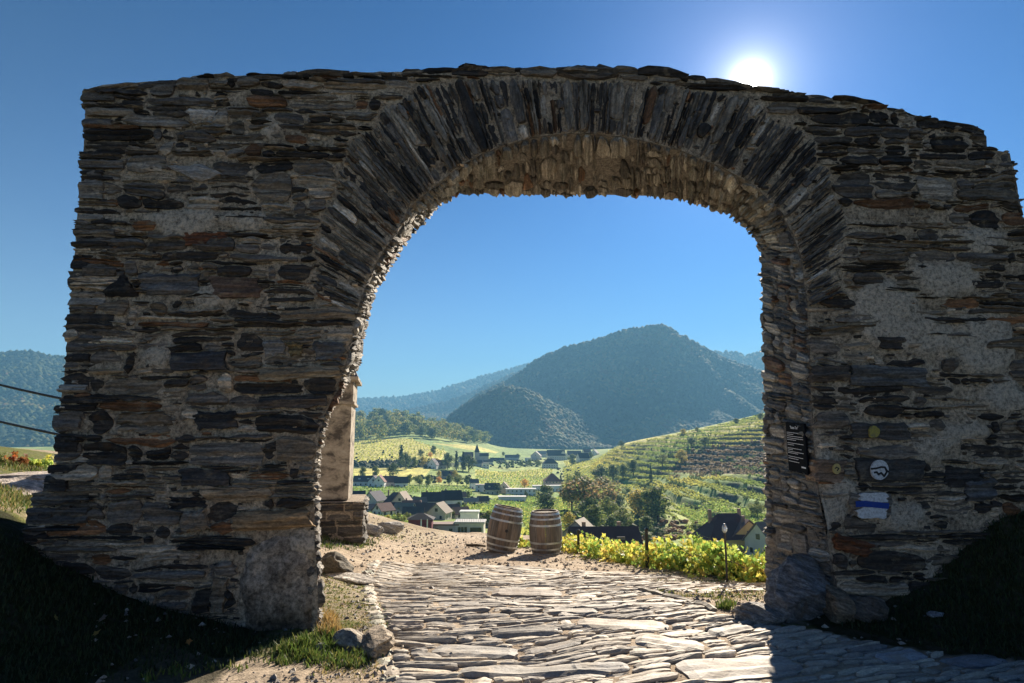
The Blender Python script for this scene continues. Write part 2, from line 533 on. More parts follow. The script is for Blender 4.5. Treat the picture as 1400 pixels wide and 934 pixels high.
# feature stones of the photograph: corners in view, colour, roughness, protrusion
SPECIAL = [
    ([(142, 407), (193, 407), (172, 377), (166, 377)], (.018, .018, .02), .5, .05, None),
    ([(253, 320), (312, 320), (308, 336), (256, 338)], (.11, .05, .03), .7, .05, None),
    ([(236, 482), (310, 480), (312, 508), (238, 508)], (.035, .037, .045), .7, .07, None),
    ([(192, 374), (276, 374), (274, 404), (198, 407)], (.08, .082, .09), .8, .045, None),
    ([(286, 378), (352, 380), (360, 408), (296, 410)], (.09, .065, .055), .8, .04, None),
    ([(228, 228), (280, 226), (306, 240), (276, 251), (232, 248)][:4], (.24, .24, .25), .8, .04, None),
    ([(255, 150), (300, 152), (290, 170), (262, 172)], (.30, .30, .31), .9, .03, None),
    ([(252, 700), (282, 695), (290, 722), (254, 728)], (.17, .15, .13), .9, .085, None),
    ([(248, 640), (312, 642), (318, 666), (252, 664)], (.04, .042, .05), .6, .06, None),
    ([(262, 606), (355, 602), (362, 638), (262, 636)], (.13, .125, .12), .9, .04, None),
    ([(232, 678), (286, 678), (282, 694), (234, 696)], (.022, .022, .025), .6, .03, None),
    ([(276, 664), (370, 668), (372, 684), (284, 686)], (.22, .18, .135), .9, .055, None),
    ([(322, 700), (420, 693), (432, 722), (322, 728)], (.17, .125, .08), .9, .07, None),
    ([(268, 563), (322, 562), (324, 586), (272, 588)], (.028, .03, .035), .6, .05, None),
    ([(292, 788), (312, 788), (310, 838), (290, 836)], (.16, .14, .115), .8, .06, None),
    ([(360, 466), (388, 466), (392, 486), (364, 488)], (.13, .135, .145), .8, .05, None),
    ([(392, 468), (412, 468), (414, 486), (396, 488)], (.10, .085, .05), .8, .05, None),
    ([(430, 466), (474, 470), (470, 494), (432, 494)], (.075, .08, .09), .8, .06, None),
    ([(356, 503), (466, 500), (470, 515), (356, 523)], (.16, .14, .11), .9, .07, None),
    ([(352, 542), (446, 538), (446, 556), (354, 560)], (.06, .055, .055), .8, .06, None),
    ([(1160, 578), (1236, 577), (1242, 603), (1163, 600)], (.05, .05, .053), .45, .055, None),
    ([(1166, 624), (1262, 627), (1256, 661), (1172, 659)], (.042, .044, .048), .4, .06, None),
    ([(1112, 626), (1152, 628), (1150, 660), (1110, 658)], (.16, .12, .095), .5, .06, None),
    ([(1160, 672), (1214, 672), (1210, 710), (1158, 706)], (.13, .125, .12), .25, .065, None),
    ([(1290, 636), (1340, 640), (1342, 668), (1292, 668)], (.03, .03, .032), .6, .03, None),
    ([(1314, 657), (1356, 652), (1360, 682), (1322, 687)], (.075, .08, .09), .9, .06, None),
    ([(1140, 728), (1190, 742), (1182, 762), (1138, 750)], (.09, .04, .022), .9, .07, None),
    ([(1106, 500), (1158, 500), (1156, 522), (1106, 524)], (.055, .05, .048), .8, .07, None),
    ([(1164, 498), (1262, 503), (1268, 530), (1160, 528)], (.075, .08, .088), .8, .05, None),
    ([(1120, 445), (1196, 440), (1194, 452), (1122, 462)], (.11, .10, .085), .8, .06, None),
]
SPEC = []
for pts, c, ro, pr, _ in SPECIAL:
    q = [wall_sv(*p) for p in pts]
    SPEC.append((q, (c[0] * 1.6, c[1] * 1.45, c[2] * 1.25), ro, pr))
# the big smooth plastered block at the foot of the left pier, and the mortar spreads on the right pier
BLOCK_PX = [(326, 868), (322, 790), (332, 755), (352, 735), (390, 722), (430, 726), (434, 790), (436, 885), (400, 890), (350, 880)]
BLOCK = [wall_sv(*p) for p in BLOCK_PX]
PATCH = [((1215, 430), .40, .34), ((1290, 380), .36, .22), ((1340, 330), .25, .16), ((1200, 400), .28, .18), ((1265, 460), .34, .24), ((1345, 470), .34, .34), ((1370, 545), .26, .2),
         ((1310, 590), .30, .09), ((1265, 615), .2, .14), ((1290, 605), .2, .1), ((1150, 672), .2, .16), ((1225, 705), .3, .13), ((1130, 700), .16, .2), ((255, 305), .42, .15), ((330, 300), .3, .1),
         ((215, 490), .14, .1), ((285, 405), .2, .12), ((370, 175), .1, .14), ((415, 745), .14, .1), ((1130, 640), .08, .2), ((420, 520), .1, .05)]
PATCH = [(wall_sv(*c), a, b) for c, a, b in PATCH]
def patch_w(s, v):
    m = 0.0
    for (cs, cv), a, b in PATCH:
        d = sqrt(((s - cs) / a) ** 2 + ((v - cv) / b) ** 2) + .35 * nz(s * 5, v * 5, 3) + .2 * nz(s * 13, v * 13, 8)
        m = max(m, 1 - sstep(.7, 1.0, d))
    return m
def blocked(s, v):
    if pip(BLOCK, s, v): return True
    for q, *_ in SPEC:
        if abs(q[0][0] - s) < 1.2 and pip(q, s, v): return True
    return False
def valid(s, v):
    return -.45 < v and pip(OUTLINE, s, v) and not in_ring(s, v, .01) and not blocked(s, v)

def stone_colour(dark=0.0, warm=0.0):
    r = random.random()
    if r < .38: c = (.040, .038, .037)
    elif r < .64: c = (.125, .118, .11)
    elif r < .80: c = (.18, .162, .135)
    elif r < .92: c = (.34, .31, .265)
    elif r < .96: c = (.17, .095, .052)
    else: c = (.42, .38, .32)
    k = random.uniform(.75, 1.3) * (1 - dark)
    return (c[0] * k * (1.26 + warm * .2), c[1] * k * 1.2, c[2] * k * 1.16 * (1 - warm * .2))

STONES = []   # (area, verts, faces, colour, lam)
def emit(rows, mapfn, prot, depth, col, rough=1.0, bevel=.012, tilt=0.0, store=None, smoothq=False):
    """rows[j][i] = (p, q): a stone as a grid of laminated rows with a skirt going back into the mortar"""
    ny = len(rows) - 1; nx = len(rows[0]) - 1
    rowh = [random.uniform(-.5, 1) * .020 * rough - (.03 * rough if random.random() < .22 else 0) for _ in range(ny + 1)]
    pc = rows[ny // 2][nx // 2]
    rnd = (random.uniform(-40, 40), random.uniform(-40, 40), random.uniform(-40, 40))
    V, L = [], []
    p0, q0 = pc
    for j in range(ny + 1):
        for i in range(nx + 1):
            p, q = rows[j][i]
            edge = (j in (0, ny)) + (i in (0, nx))
            h = prot + rowh[j] + random.uniform(-.008, .008) * rough - (bevel * edge) + tilt * (p - p0) + .01 * rough * nz(p * 9 + rnd[0], q * 9)
            V.append(mapfn(p, q, h)); L.append((p - p0 + rnd[0], q - q0 + rnd[1], rnd[2] + h))
    Fc = []
    W = nx + 1
    for j in range(ny):
        for i in range(nx):
            a = j * W + i
            Fc.append((a, a + 1, a + W + 1, a + W))
    border = [i for i in range(W)] + [j * W + nx for j in range(1, ny + 1)] + [ny * W + i for i in range(nx - 1, -1, -1)] + [j * W for j in range(ny - 1, 0, -1)]
    b0 = len(V)
    for k in border:
        j, i = divmod(k, W)
        p, q = rows[j][i]
        V.append(mapfn(p, q, -depth)); L.append((p - p0 + rnd[0], q - q0 + rnd[1] , rnd[2] - depth * 3))
    n = len(border)
    for k in range(n):
        k2 = (k + 1) % n
        Fc.append((border[k2], border[k], b0 + k, b0 + k2))
    a, b, c, d = Vector(V[0]), Vector(V[nx]), Vector(V[ny * W]), Vector(V[ny * W + nx])
    area = ((b - a).length + (d - c).length) * ((c - a).length + (d - b).length) / 4
    (STONES if store is None else store).append((area, V, Fc, col, L))

def course_fill(p0, p1, q0, q1, hfn, wfn, okfn, mapfn, colfn, gap=.012, wav=.35, protfn=None, qmax=None, depth=.1, keepfn=None, rough=1.0, seed=0, merge=.16, split=.25, overshoot=0.0, store=None, bevel=.012, shapefn=None):
    """irregular courses of stones over a (p, q) domain; okfn says where stone may lie"""
    qs = [q0]
    while qs[-1] < q1: qs.append(qs[-1] + hfn(qs[-1]))
    def bound(k, p):
        h = qs[min(k, len(qs) - 1)] - qs[max(0, min(k, len(qs) - 1) - 1)] if k > 0 else .05
        return qs[min(k, len(qs) - 1)] + wav * h * nz(p * 1.7 + seed, k * 7.31) + wav * .5 * h * nz(p * 6 + seed, k * 3.7)
    taken = {}
    for k in range(len(qs) - 1):
        qc = (qs[k] + qs[k + 1]) / 2
        step = .02
        runs, cur = [], None
        p = p0
        blocks = taken.get(k, [])
        while p <= p1:
            ok = okfn(p, qc) and not any(a <= p <= b for a, b in blocks)
            if ok:
                if cur is None: cur = p
            else:
                if cur is not None and p - cur > .05: runs.append((cur, p - step))
                cur = None
            p += step
        if cur is not None and p1 - cur > .05: runs.append((cur, p1))
        for a, b in runs:
            x = a
            while x < b - .04:
                w = wfn(qc)
                if b - (x + w) < .09: w = b - x
                xe = min(b, x + w)
                top = k + 1
                if random.random() < merge and k + 2 < len(qs) and w < .5:
                    top = k + 2
                    taken.setdefault(k + 1, []).append((x - .005, xe + .005))
                cx, cq = (x + xe) / 2, qc
                if keepfn is None or keepfn(cx, cq):
                    parts = [(0, 1)]
                    if top == k + 1 and random.random() < split and (qs[k + 1] - qs[k]) > .06:
                        m = random.uniform(.38, .62); parts = [(0, m - .05), (m + .05, 1)]
                    for (u0, u1) in parts:
                        g = gap * random.uniform(.6, 1.6)
                        nx = max(2, min(11, int((xe - x) / .045))); ny = (5 if qs[top] - qs[k] > .1 else 4) if u1 - u0 > .6 else 3
                        rows = []
                        t0 = random.uniform(-.02, .03); t1 = random.uniform(-.02, .03)
                        sk = random.uniform(-.03, .03)
                        taper0 = random.uniform(0, .5) if random.random() < .2 else 0; taper1 = random.uniform(0, .5) if random.random() < .2 else 0
                        if xe - x < .16: taper0 = taper1 = 0
                        for j in range(ny + 1):
                            f = u0 + (u1 - u0) * j / ny
                            e = abs(2 * j / ny - 1)
                            row = []
                            rx = (e ** 2.5)
                            wdt = xe - x
                            xa = x + g + rx * min(.3 * wdt, .03 + t0) * (1 if random.random() < .8 else .2) + sk * f
                            xb = xe - g - rx * min(.3 * wdt, .03 + t1) * (1 if random.random() < .8 else .2) + sk * f
                            # pull ends into the allowed field
                            lo, hi = bound(k, x), bound(top, x)
                            qq = lo + (hi - lo) * f
                            for _ in range(8):
                                if okfn(xa, min(qq, qc + .2)) or xa > cx: break
                                xa += .015
                            for _ in range(8):
                                if okfn(xb, min(qq, qc + .2)) or xb < cx: break
                                xb -= .015
                            if overshoot:
                                if not okfn(xa - .05, qc): xa -= random.uniform(-.01, overshoot)
                                if not okfn(xb + .05, qc): xb += random.uniform(-.01, overshoot)
                            for i in range(nx + 1):
                                pp = xa + (xb - xa) * i / nx
                                lo, hi = bound(k, pp) + g * .7, bound(top, pp) - g * .7
                                if hi - lo < .012: hi = lo + .012
                                m = (lo + hi) / 2
                                sq = 1.0
                                if i == 0: sq = .9 - taper0
                                if i == 1: sq = 1 - taper0 * .4
                                if i == nx - 1: sq = 1 - taper1 * .4
                                if i == nx: sq = .9 - taper1
                                q = m + (lo + (hi - lo) * f - m) * sq + random.uniform(-1, 1) * .0045
                                if qmax is not None: q = min(q, qmax(pp) + random.uniform(-.01, .03))
                                row.append((pp, q))
                            rows.append(row)
                        pr = protfn(cx, cq) if protfn else random.uniform(.012, .055)
                        emit(rows, mapfn, pr, depth, colfn(cx, cq), rough, tilt=random.uniform(-.05, .05), store=store, bevel=bevel)
                x = xe

def front_map(p, q, h): return wall_p(p, q, h)
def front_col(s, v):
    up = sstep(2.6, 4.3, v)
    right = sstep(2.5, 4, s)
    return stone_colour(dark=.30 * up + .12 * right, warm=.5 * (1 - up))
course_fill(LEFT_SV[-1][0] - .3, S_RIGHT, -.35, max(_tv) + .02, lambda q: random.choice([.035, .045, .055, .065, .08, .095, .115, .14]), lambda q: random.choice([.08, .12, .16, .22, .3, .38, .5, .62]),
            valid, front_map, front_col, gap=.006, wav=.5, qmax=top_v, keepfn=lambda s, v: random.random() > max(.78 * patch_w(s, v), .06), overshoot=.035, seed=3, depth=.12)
# cap stones along the ragged top
s = _ts[0] - .02
while s < S_RIGHT:
    w = random.choice([.14, .2, .28, .36, .5]); h = random.uniform(.035, .085); off = random.uniform(-.04, .02)
    if abs(top_v(s + w) - top_v(s)) < .2:
        rows = []
        for j in range(4):
            rows.append([(s + w * i / 5 + random.uniform(-.006, .006), top_v(s + w * i / 5) + off - .03 + h * j / 3 * (.75 if i in (0, 5) else 1) + random.uniform(-.008, .008)) for i in range(6)])
        emit(rows, front_map, random.uniform(.0, .06), random.uniform(.35, .6), stone_colour(.35), 1.0)
    s += w * random.uniform(.9, 1.02)
# deep stones along the left end
v = -.2
LSO = sorted([(p[1], p[0]) for p in LEFT_SV])
while v < LEFT_SV[0][1] - .1:
    h = random.choice([.06, .09, .12, .15, .18]); w = random.uniform(.16, .5)
    s0 = float(np.interp(v + h / 2, [a for a, b in LSO], [b for a, b in LSO])) - random.uniform(-.03, .045)
    rows = [[(s0 + w * i / 5 + random.uniform(-.006, .006), v + .01 + (h - .02) * j / 4 + random.uniform(-.004, .004)) for i in range(6)] for j in range(5)]
    emit(rows, front_map, random.uniform(.02, .06), random.uniform(.4, .7), stone_colour(.15), 1.0)
    v += h
# feature stones
for q, c, ro, pr in SPEC:
    a, b, cc, d = q
    rows = []
    nx, ny = 8, 5
    for j in range(ny + 1):
        f = j / ny
        row = []
        for i in range(nx + 1):
            g = i / nx
            # bottom edge is the lower pair of corners in the view
            lo = (a[0] + (b[0] - a[0]) * g, a[1] + (b[1] - a[1]) * g); hi = (d[0] + (cc[0] - d[0]) * g, d[1] + (cc[1] - d[1]) * g)
            if lo[1] > hi[1]: lo, hi = hi, lo
            wob = .022
            row.append((lo[0] + (hi[0] - lo[0]) * f + random.uniform(-wob, wob) * (1 if i in (0, nx) else .3), lo[1] + (hi[1] - lo[1]) * (.04 + .92 * f) + random.uniform(-wob, wob) * .5))
        rows.append(row)
    emit(rows, front_map, pr, .12, c, ro)
# chips pinned into the mortar
_n = 0
while _n < 1500:
    s_ = random.uniform(-4.6, S_RIGHT); v_ = random.uniform(-.2, 4.9)
    if not (pip(OUTLINE, s_, v_) and not blocked(s_, v_)): continue
    if patch_w(s_, v_) < .2 and random.random() < .4: continue
    w_ = random.uniform(.02, .075); h_ = random.uniform(.01, .03)
    rows = [[(s_ + w_ * i / 2 + random.uniform(-.006, .006), v_ + h_ * j / 2 + random.uniform(-.004, .004)) for i in range(3)] for j in range(3)]
    emit(rows, front_map, random.uniform(.012, .04), .05, stone_colour(0, .4), .6, bevel=.006); _n += 1
# fan of voussoirs
def ring_map(p, q, h):
    # q = angle * 1.9 (metres of arc), p = distance outwards from the intrados
    a = q / 1.9
    r = ring_in(a) + p
    return wall_p(CEN[0] - r * cos(a), CEN[1] + r * sin(a), h)
def ring_ok(p, q):
    a = q / 1.9
    return RA[0] <= a <= RA[-1] and -.001 <= p <= float(np.interp(a, _oa, _oo)) - .01
def ring_keep(p, q):
    a = q / 1.9; r = ring_in(a) + p
    return random.random() > max(.03, .5 * patch_w(CEN[0] - r * cos(a), CEN[1] + r * sin(a)))
course_fill(0, 1.15, RA[0] * 1.9, RA[-1] * 1.9, lambda q: random.choice([.018, .025, .032, .042, .055]) , lambda q: random.choice([.16, .25, .35, .5, .7, 1.0]),
            ring_ok, ring_map, lambda p, q: stone_colour(.22 if 1.3 < q < 4.6 else .05), gap=.004, wav=.35, keepfn=ring_keep, seed=9, merge=.12, split=.1,
            protfn=lambda a, b: random.uniform(.01, .06), depth=.14)
# jambs and soffit
def arc_table():
    P = [(wall_p(*F_SV[i]), wall_p(B_SV[i][0], B_SV[i][1], -THICK)) for i in range(len(FB))]
    Q = [(wall_p(F_SV[0][0], -.45), wall_p(B_SV[0][0], -.45, -THICK))] + P + [(wall_p(F_SV[-1][0], -.45), wall_p(B_SV[-1][0], -.45, -THICK))]
    T = [0.0]
    for i in range(1, len(Q)):
        m0 = (Q[i - 1][0] + Q[i - 1][1]) / 2; m1 = (Q[i][0] + Q[i][1]) / 2
        T.append(T[-1] + max(.02, (m1 - m0).length))
    return Q, T
ARC, ART = arc_table()
MIDC = wall_p(CEN[0], 1.6, -THICK / 2)
def soffit_map(p, q, h):
    q = min(max(q, 0), ART[-1] - 1e-4)
    i = max(0, min(len(ART) - 2, int(np.searchsorted(ART, q, side='right')) - 1))
    f = (q - ART[i]) / (ART[i + 1] - ART[i])
    a = ARC[i][0].lerp(ARC[i + 1][0], f); b = ARC[i][1].lerp(ARC[i + 1][1], f)
    P = a.lerp(b, min(1.0, max(-.03, p)))
    c = Vector((MIDC.x, P.y, min(MIDC.z, P.z - .01)))
    tang = ((ARC[i + 1][0] + ARC[i + 1][1]) - (ARC[i][0] + ARC[i][1])).normalized()
    ax = (b - a).normalized()
    n = ax.cross(tang).normalized()
    if n.dot(c - P) < 0: n = -n
    return P + n * h
def soffit_ok(p, q): return 0 <= p <= 1
def soffit_col(p, q):
    r = random.random()
    c = (.15, .14, .125) if r < .45 else (.25, .23, .20) if r < .75 else (.075, .07, .066) if r < .93 else (.12, .07, .045)
    k = random.uniform(.9, 1.5)
    return tuple(x * k for x in c)
course_fill(0, 1, 0, ART[-1], lambda q: random.choice([.05, .06, .075, .1, .13]), lambda q: random.choice([.1, .16, .22, .3, .42]),
            soffit_ok, soffit_map, soffit_col, gap=.009, wav=.4, keepfn=lambda p, q: random.random() > .04, seed=31, merge=.22, protfn=lambda a, b: random.uniform(.028, .06), depth=.08, split=.2, rough=.8)
# the ragged rims where the soffit meets the back face
q = .3
while q < ART[-1] - .3:
    w = random.uniform(.05, .16)
    rows = [[(random.uniform(.86, .9) + (.16) * i / 3, q + w * j / 2 + random.uniform(-.004, .004)) for i in range(4)] for j in range(3)]
    emit([[(min(1.0, a), b) for a, b in r] for r in rows], soffit_map, random.uniform(.0, .032), .1, soffit_col(0, 0), 1.2)
    q += w * random.uniform(1.0, 1.5)

gate = empty('stone_archway', wall_p(0, 0))
tag(gate, 'weathered slate rubble gateway with a wide arch spanning the paved path', 'archway')
gi = gate.matrix_world.copy(); GO = Vector(gate.location)
def make_pieces(store, name, parent, mat, limit=300, rest='rubble', origin=Vector((0, 0, 0)), smooth=False):
    store.sort(key=lambda t: -t[0])
    for a, V, Fc, c, L in store[:limit]:
        cen = sum((Vector(p) for p in V), Vector()) / len(V)
        mb = MB(); mb.add([Vector(p) - cen for p in V], Fc, c, L)
        mb.build(name, mat, parent, smooth=smooth, loc=cen - origin)
    mb = MB()
    for a, V, Fc, c, L in store[limit:]:
        mb.add([Vector(p) - origin for p in V], Fc, c, L)
    if mb.v:
        o = mb.build(rest, mat, parent, smooth=smooth); o['kind'] = 'stuff'
# what shows largest first: stones outside the view go with the rest
def in_view(V):
    p = Vector(V[0]) - CAM
    yd = p.y * cos(PITCH) + p.z * sin(PITCH)
    if yd < .1: return False
    X = 700 + F_PX * p.x / yd; Yp = 467 - F_PX * (-p.y * sin(PITCH) + p.z * cos(PITCH)) / yd
    return -10 < X < 1410 and -10 < Yp < 940
STONES = [(a if in_view(V) else 0.0, V, Fc, c, L) for a, V, Fc, c, L in STONES]
make_pieces(STONES, 'stone', gate, M['slate'], 300, 'small_stones', GO)

# big plastered block, mortar core
def cdt_face(poly, step, hfn, extra=None):
    pts = [Vector((a, b)) for a, b in poly]
    n0 = len(pts)
    # subdivide outline
    P = []
    for i in range(n0):
        a, b = pts[i], pts[(i + 1) % n0]
        m = max(1, int((b - a).length / step))
        for k in range(m): P.append(a.lerp(b, k / m))
    nb = len(P)
    xs = [p.x for p in P]; ys = [p.y for p in P]
    x = min(xs)
    polyT = [(p.x, p.y) for p in P]
    while x < max(xs):
        y = min(ys)
        while y < max(ys):
            a, b = x + random.uniform(-.3, .3) * step, y + random.uniform(-.3, .3) * step
            if pip(polyT, a, b): P.append(Vector((a, b)))
            y += step
        x += step
    r = geometry.delaunay_2d_cdt(P, [], [list(range(nb))], 1, 1e-5)
    V = [wall_p(p.x, p.y, hfn(p.x, p.y)) for p in r[0]]
    # orient to face the viewer
    Fc = []
    for f in r[2]:
        a, b, c = (r[0][i] for i in f[:3])
        Fc.append(tuple(f) if (b - a).cross(c - a) > 0 else tuple(f)[::-1])
    return V, Fc
core = MB()
V, Fc = cdt_face(OUTLINE, .055, lambda s, v: .004 + .014 * nz(s * 6, v * 6) + .010 * nz(s * 19, v * 19, 2) + .038 * patch_w(s, v))
core.add([p - GO for p in V], Fc, [(patch_w((p - W_O).dot(W_DIR), p.z), 0, 0) for p in V])
# back face and outer edge
back = [(s, v) for s, v in [(B_SV[0][0], -.5)] + B_SV + [(B_SV[-1][0], -.5), (S_RIGHT, -.5)] + [(_ts[i], _tv[i] - .02) for i in range(len(_ts) - 1, -1, -1)] + LEFT_SV[1:] + [(LEFT_SV[-1][0], -.5)]]
tri = geometry.delaunay_2d_cdt([Vector(p) for p in back], [], [list(range(len(back)))], 1, 1e-5)
core.add([wall_p(p.x + (0), p.y, -THICK) - GO for p in tri[0]], [tuple(f)[::-1] for f in tri[2]], (0, 0, 0))
edge = [(_ts[i], _tv[i] - .015) for i in range(len(_ts) - 1, -1, -1)] + [(a + .015, b) for a, b in LEFT_SV[1:]] + [(LEFT_SV[-1][0], -.5)]
edge = [(S_RIGHT, -.5)] + edge
ev = []
for a, b in edge: ev += [wall_p(a, b, 0) - GO, wall_p(a, b, -THICK) - GO]
core.add(ev, [(2 * i, 2 * i + 2, 2 * i + 3, 2 * i + 1) for i in range(len(edge) - 1)], (0, 0, 0))
# soffit bed
nq = int(ART[-1] / .06); npn = 18
sv = []
for i in range(nq + 1):
    for j in range(npn + 1):
        q = ART[-1] * i / nq; p = j / npn
        e = 0 if j in (0, npn) else 1
        sv.append(soffit_map(p, q, e * (.008 + .018 * nz(p * 8, q * 7) + .012 * nz(p * 20, q * 20))) - GO)
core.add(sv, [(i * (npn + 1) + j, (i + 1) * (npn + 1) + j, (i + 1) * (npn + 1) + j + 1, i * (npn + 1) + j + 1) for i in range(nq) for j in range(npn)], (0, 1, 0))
core.build('mortar_core', M['mortar'], gate, smooth=True)
blk = MB()
bp = [(BLOCK[i][0], max(-.4, BLOCK[i][1])) for i in range(len(BLOCK))]
bmcx = sum(p[0] for p in bp) / len(bp); bmcy = sum(p[1] for p in bp) / len(bp)
def edge_d(s, v):
    d = 9
    for i in range(len(bp)):
        a = Vector(bp[i]); b = Vector(bp[(i + 1) % len(bp)]); p = Vector((s, v)); ab = b - a
        t = max(0, min(1, (p - a).dot(ab) / ab.length_squared)); d = min(d, (p - (a + ab * t)).length)
    return d
V, Fc = cdt_face(bp, .03, lambda s, v: -.02 + .06 * sstep(0, .12, edge_d(s, v)) + .035 * nz(s * 4, v * 4) + .014 * nz(s * 14, v * 14))
blk.add([p - GO for p in V], Fc, (.20, .17, .135), [((p - GO).x * 1.0, (p - GO).z * .12, (p - GO).y) for p in V])
def make_block():
    t = MT('rough_plaster', .9, .2)
    p = t.obj(); n1 = t.noise(p, 4, 7, .7); n2 = t.noise(p, 22, 7, .75)
    sep = t.n.new('ShaderNodeSeparateXYZ'); t.link(p, sep.inputs[0])
    up = t.ramp(t.math('ADD', sep.outputs[2], t.math('MULTIPLY', n1, 1.1)), [(.62, 0), (1.15, 1)])  # lit look of the block's upper half painted into its colour
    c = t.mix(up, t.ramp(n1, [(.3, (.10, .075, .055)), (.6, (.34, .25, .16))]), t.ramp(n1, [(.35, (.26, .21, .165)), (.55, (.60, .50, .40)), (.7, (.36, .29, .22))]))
    c = t.mix(1.0, c, t.ramp(n2, [(.38, .35), (.62, 1.5)]), 'MULTIPLY')
    t.color(c); t.normal(t.bump(n2, 1.0, .05, t.bump(n1, .8, .05)))
    return t.m
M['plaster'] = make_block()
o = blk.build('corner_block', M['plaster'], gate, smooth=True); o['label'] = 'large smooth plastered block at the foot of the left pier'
# ------------------------------------------------------------------ paving
PSTONES = []
def pave_g(x, y):
    k = .42 * (1 - sstep(6.6, 10.5, y))
    u = x - .15
    sp = math.log1p(exp(u * 4)) / 4 if u < 8 else u
    return k * sp - .03 * x + .05 * nz(x * .6, y * .5, 5)
def pave_map(p, q, h):
    y = q + pave_g(p, q)
    return Vector((p, y, gz(p, y) + h))
SLABS = [((650, 893), .34, .13, (.34, .32, .29), -.15), ((730, 922), .55, .12, (.30, .28, .25), .05), ((720, 865), .3, .09, (.30, .28, .25), 0), ((915, 882), .27, .15, (.46, .42, .36), -.3),
         ((600, 786), .35, .16, (.34, .31, .27), 0), ((555, 858), .16, .08, (.36, .31, .26), .05), ((560, 845), .17, .07, (.36, .32, .28), 0), ((850, 855), .4, .16, (.34, .3, .25), -.05),
         ((1232, 900), .2, .09, (.33, .34, .36), .25), ((720, 812), .4, .2, (.30, .26, .22), 0), ((1010, 916), .45, .2, (.34, .31, .28), .2), ((640, 835), .22, .09, (.33, .3, .26), 0),
         ((1000, 862), .22, .1, (.30, .28, .25), .4), ((820, 915), .22, .08, (.27, .26, .25), .1), ((890, 828), .3, .13, (.32, .29, .25), 0), ((1330, 905), .25, .12, (.22, .23, .25), .2), ((780, 838), .26, .1, (.3, .28, .25), 0)]
SL = []
for (a, b), rx, ry, c, rot in SLABS:
    p = ground_hit(a, b); SL.append((p.x, p.y, rx, ry, c, rot))
def in_slab(x, y, k=1.05):
    for cx, cy, rx, ry, c, rot in SL:
        dx, dy = x - cx, y - cy
        u = dx * cos(rot) + dy * sin(rot); w = -dx * sin(rot) + dy * cos(rot)
        if abs(u / (rx * k)) ** 3 + abs(w / (ry * k)) ** 3 < 1: return True
    return False
def pave_ok(p, q):
    y = q + pave_g(p, q)
    return pip(PAVE, p, y) and not in_slab(p, y)
def pave_col(p, q):
    r = random.random()
    c = (.44, .395, .33) if r < .5 else (.35, .32, .28) if r < .75 else (.52, .46, .37) if r < .94 else (.22, .205, .19)
    k = random.uniform(.85, 1.2)
    return tuple(x * k for x in c)
course_fill(-2.4, 6.5, 1.6, 12.2, lambda q: random.choice([.04, .05, .065, .08]) * (1 if q < 6.5 else 1.2 if q < 8.5 else 1.45), lambda q: random.choice([.14, .2, .28, .36, .46, .56]) * (1 if q < 7 else 1.2),
            pave_ok, pave_map, pave_col, gap=.006, wav=.28, seed=77, protfn=lambda a, b: random.uniform(.004, .030 if b < 6.2 else .016), depth=.05, merge=.10, split=.06, store=PSTONES, rough=.14, bevel=.007,
            keepfn=lambda p, q: random.random() > .03)
for cx, cy, rx, ry, c, rot in SL:
    rows = []
    for j in range(7):
        w = -1 + 2 * j / 6
        row = []
        for i in range(11):
            u = -1 + 2 * i / 10
            k = 1 / max(1, (abs(u) ** 4 + abs(w) ** 4) ** .25) * (.93 + .07 * random.random())
            a, b = u * rx * k, w * ry * k
            row.append((cx + a * cos(rot) - b * sin(rot), cy + a * sin(rot) + b * cos(rot)))
        rows.append(row)
    emit(rows, lambda p, q, h: Vector((p, q, gz(p, q) + h)), .022, .05, c, .4, store=PSTONES)
# kerb of light stones along the left edge of the paving
KP = [ground_hit(*p) for p in [(545, 930), (532, 878), (515, 825), (507, 795), (512, 778), (522, 767)]]
kerb = []
for i in range(len(KP) - 1):
    a, b = KP[i], KP[i + 1]
    L_ = (b - a).length; t = 0
    while t < L_ - .02:
        w = random.uniform(.1, .26); w = min(w, L_ - t)
        d = (b - a).normalized(); n = Vector((-d.y, d.x, 0))
        rows = [[((a + d * (t + .01 + (w - .02) * u / 4) + n * (-.02 + (.07 + .05 * random.random()) * v / 3 * 1.4)).to_tuple()[:2]) for u in range(5)] for v in range(4)]
        emit(rows[::-1], lambda p, q, h: Vector((p, q, gz(p, q) + h)), random.uniform(.008, .022), .06, (.40 * random.uniform(.85, 1.1), .36, .29), .35, store=kerb)
        t += w
# stone rib between the paving and the earth island
RP = [ground_hit(*p) for p in [(870, 806), (905, 815), (945, 826), (972, 836)]]
for i in range(len(RP) - 1):
    a, b = RP[i], RP[i + 1]; d = (b - a).normalized(); n = Vector((-d.y, d.x, 0)); L_ = (b - a).length
    rows = [[((a + d * (.01 + (L_ - .02) * u / 4) + n * (.07 * v / 2)).to_tuple()[:2]) for u in range(5)] for v in range(3)]
    emit(rows, lambda p, q, h: Vector((p, q, gz(p, q) + h)), .035, .06, (.34, .3, .24), .6, store=kerb)
path = empty('path', (0, 0, 0)); tag(path, 'path of uneven slate slabs laid in rows through the gateway', kind='structure')
def screen_size(V):
    p = sum((Vector(q) for q in V), Vector()) / len(V) - CAM
    return p.length
PSTONES = [((a / screen_size(V) ** 3) if in_view(V) else 0.0, V, Fc, c, L) for a, V, Fc, c, L in PSTONES]
make_pieces(PSTONES, 'paving_stone', path, M['paver'], 300, 'small_paving_stones')
make_pieces(kerb, 'kerb_stone', path, M['paver'], 300, 'kerb')

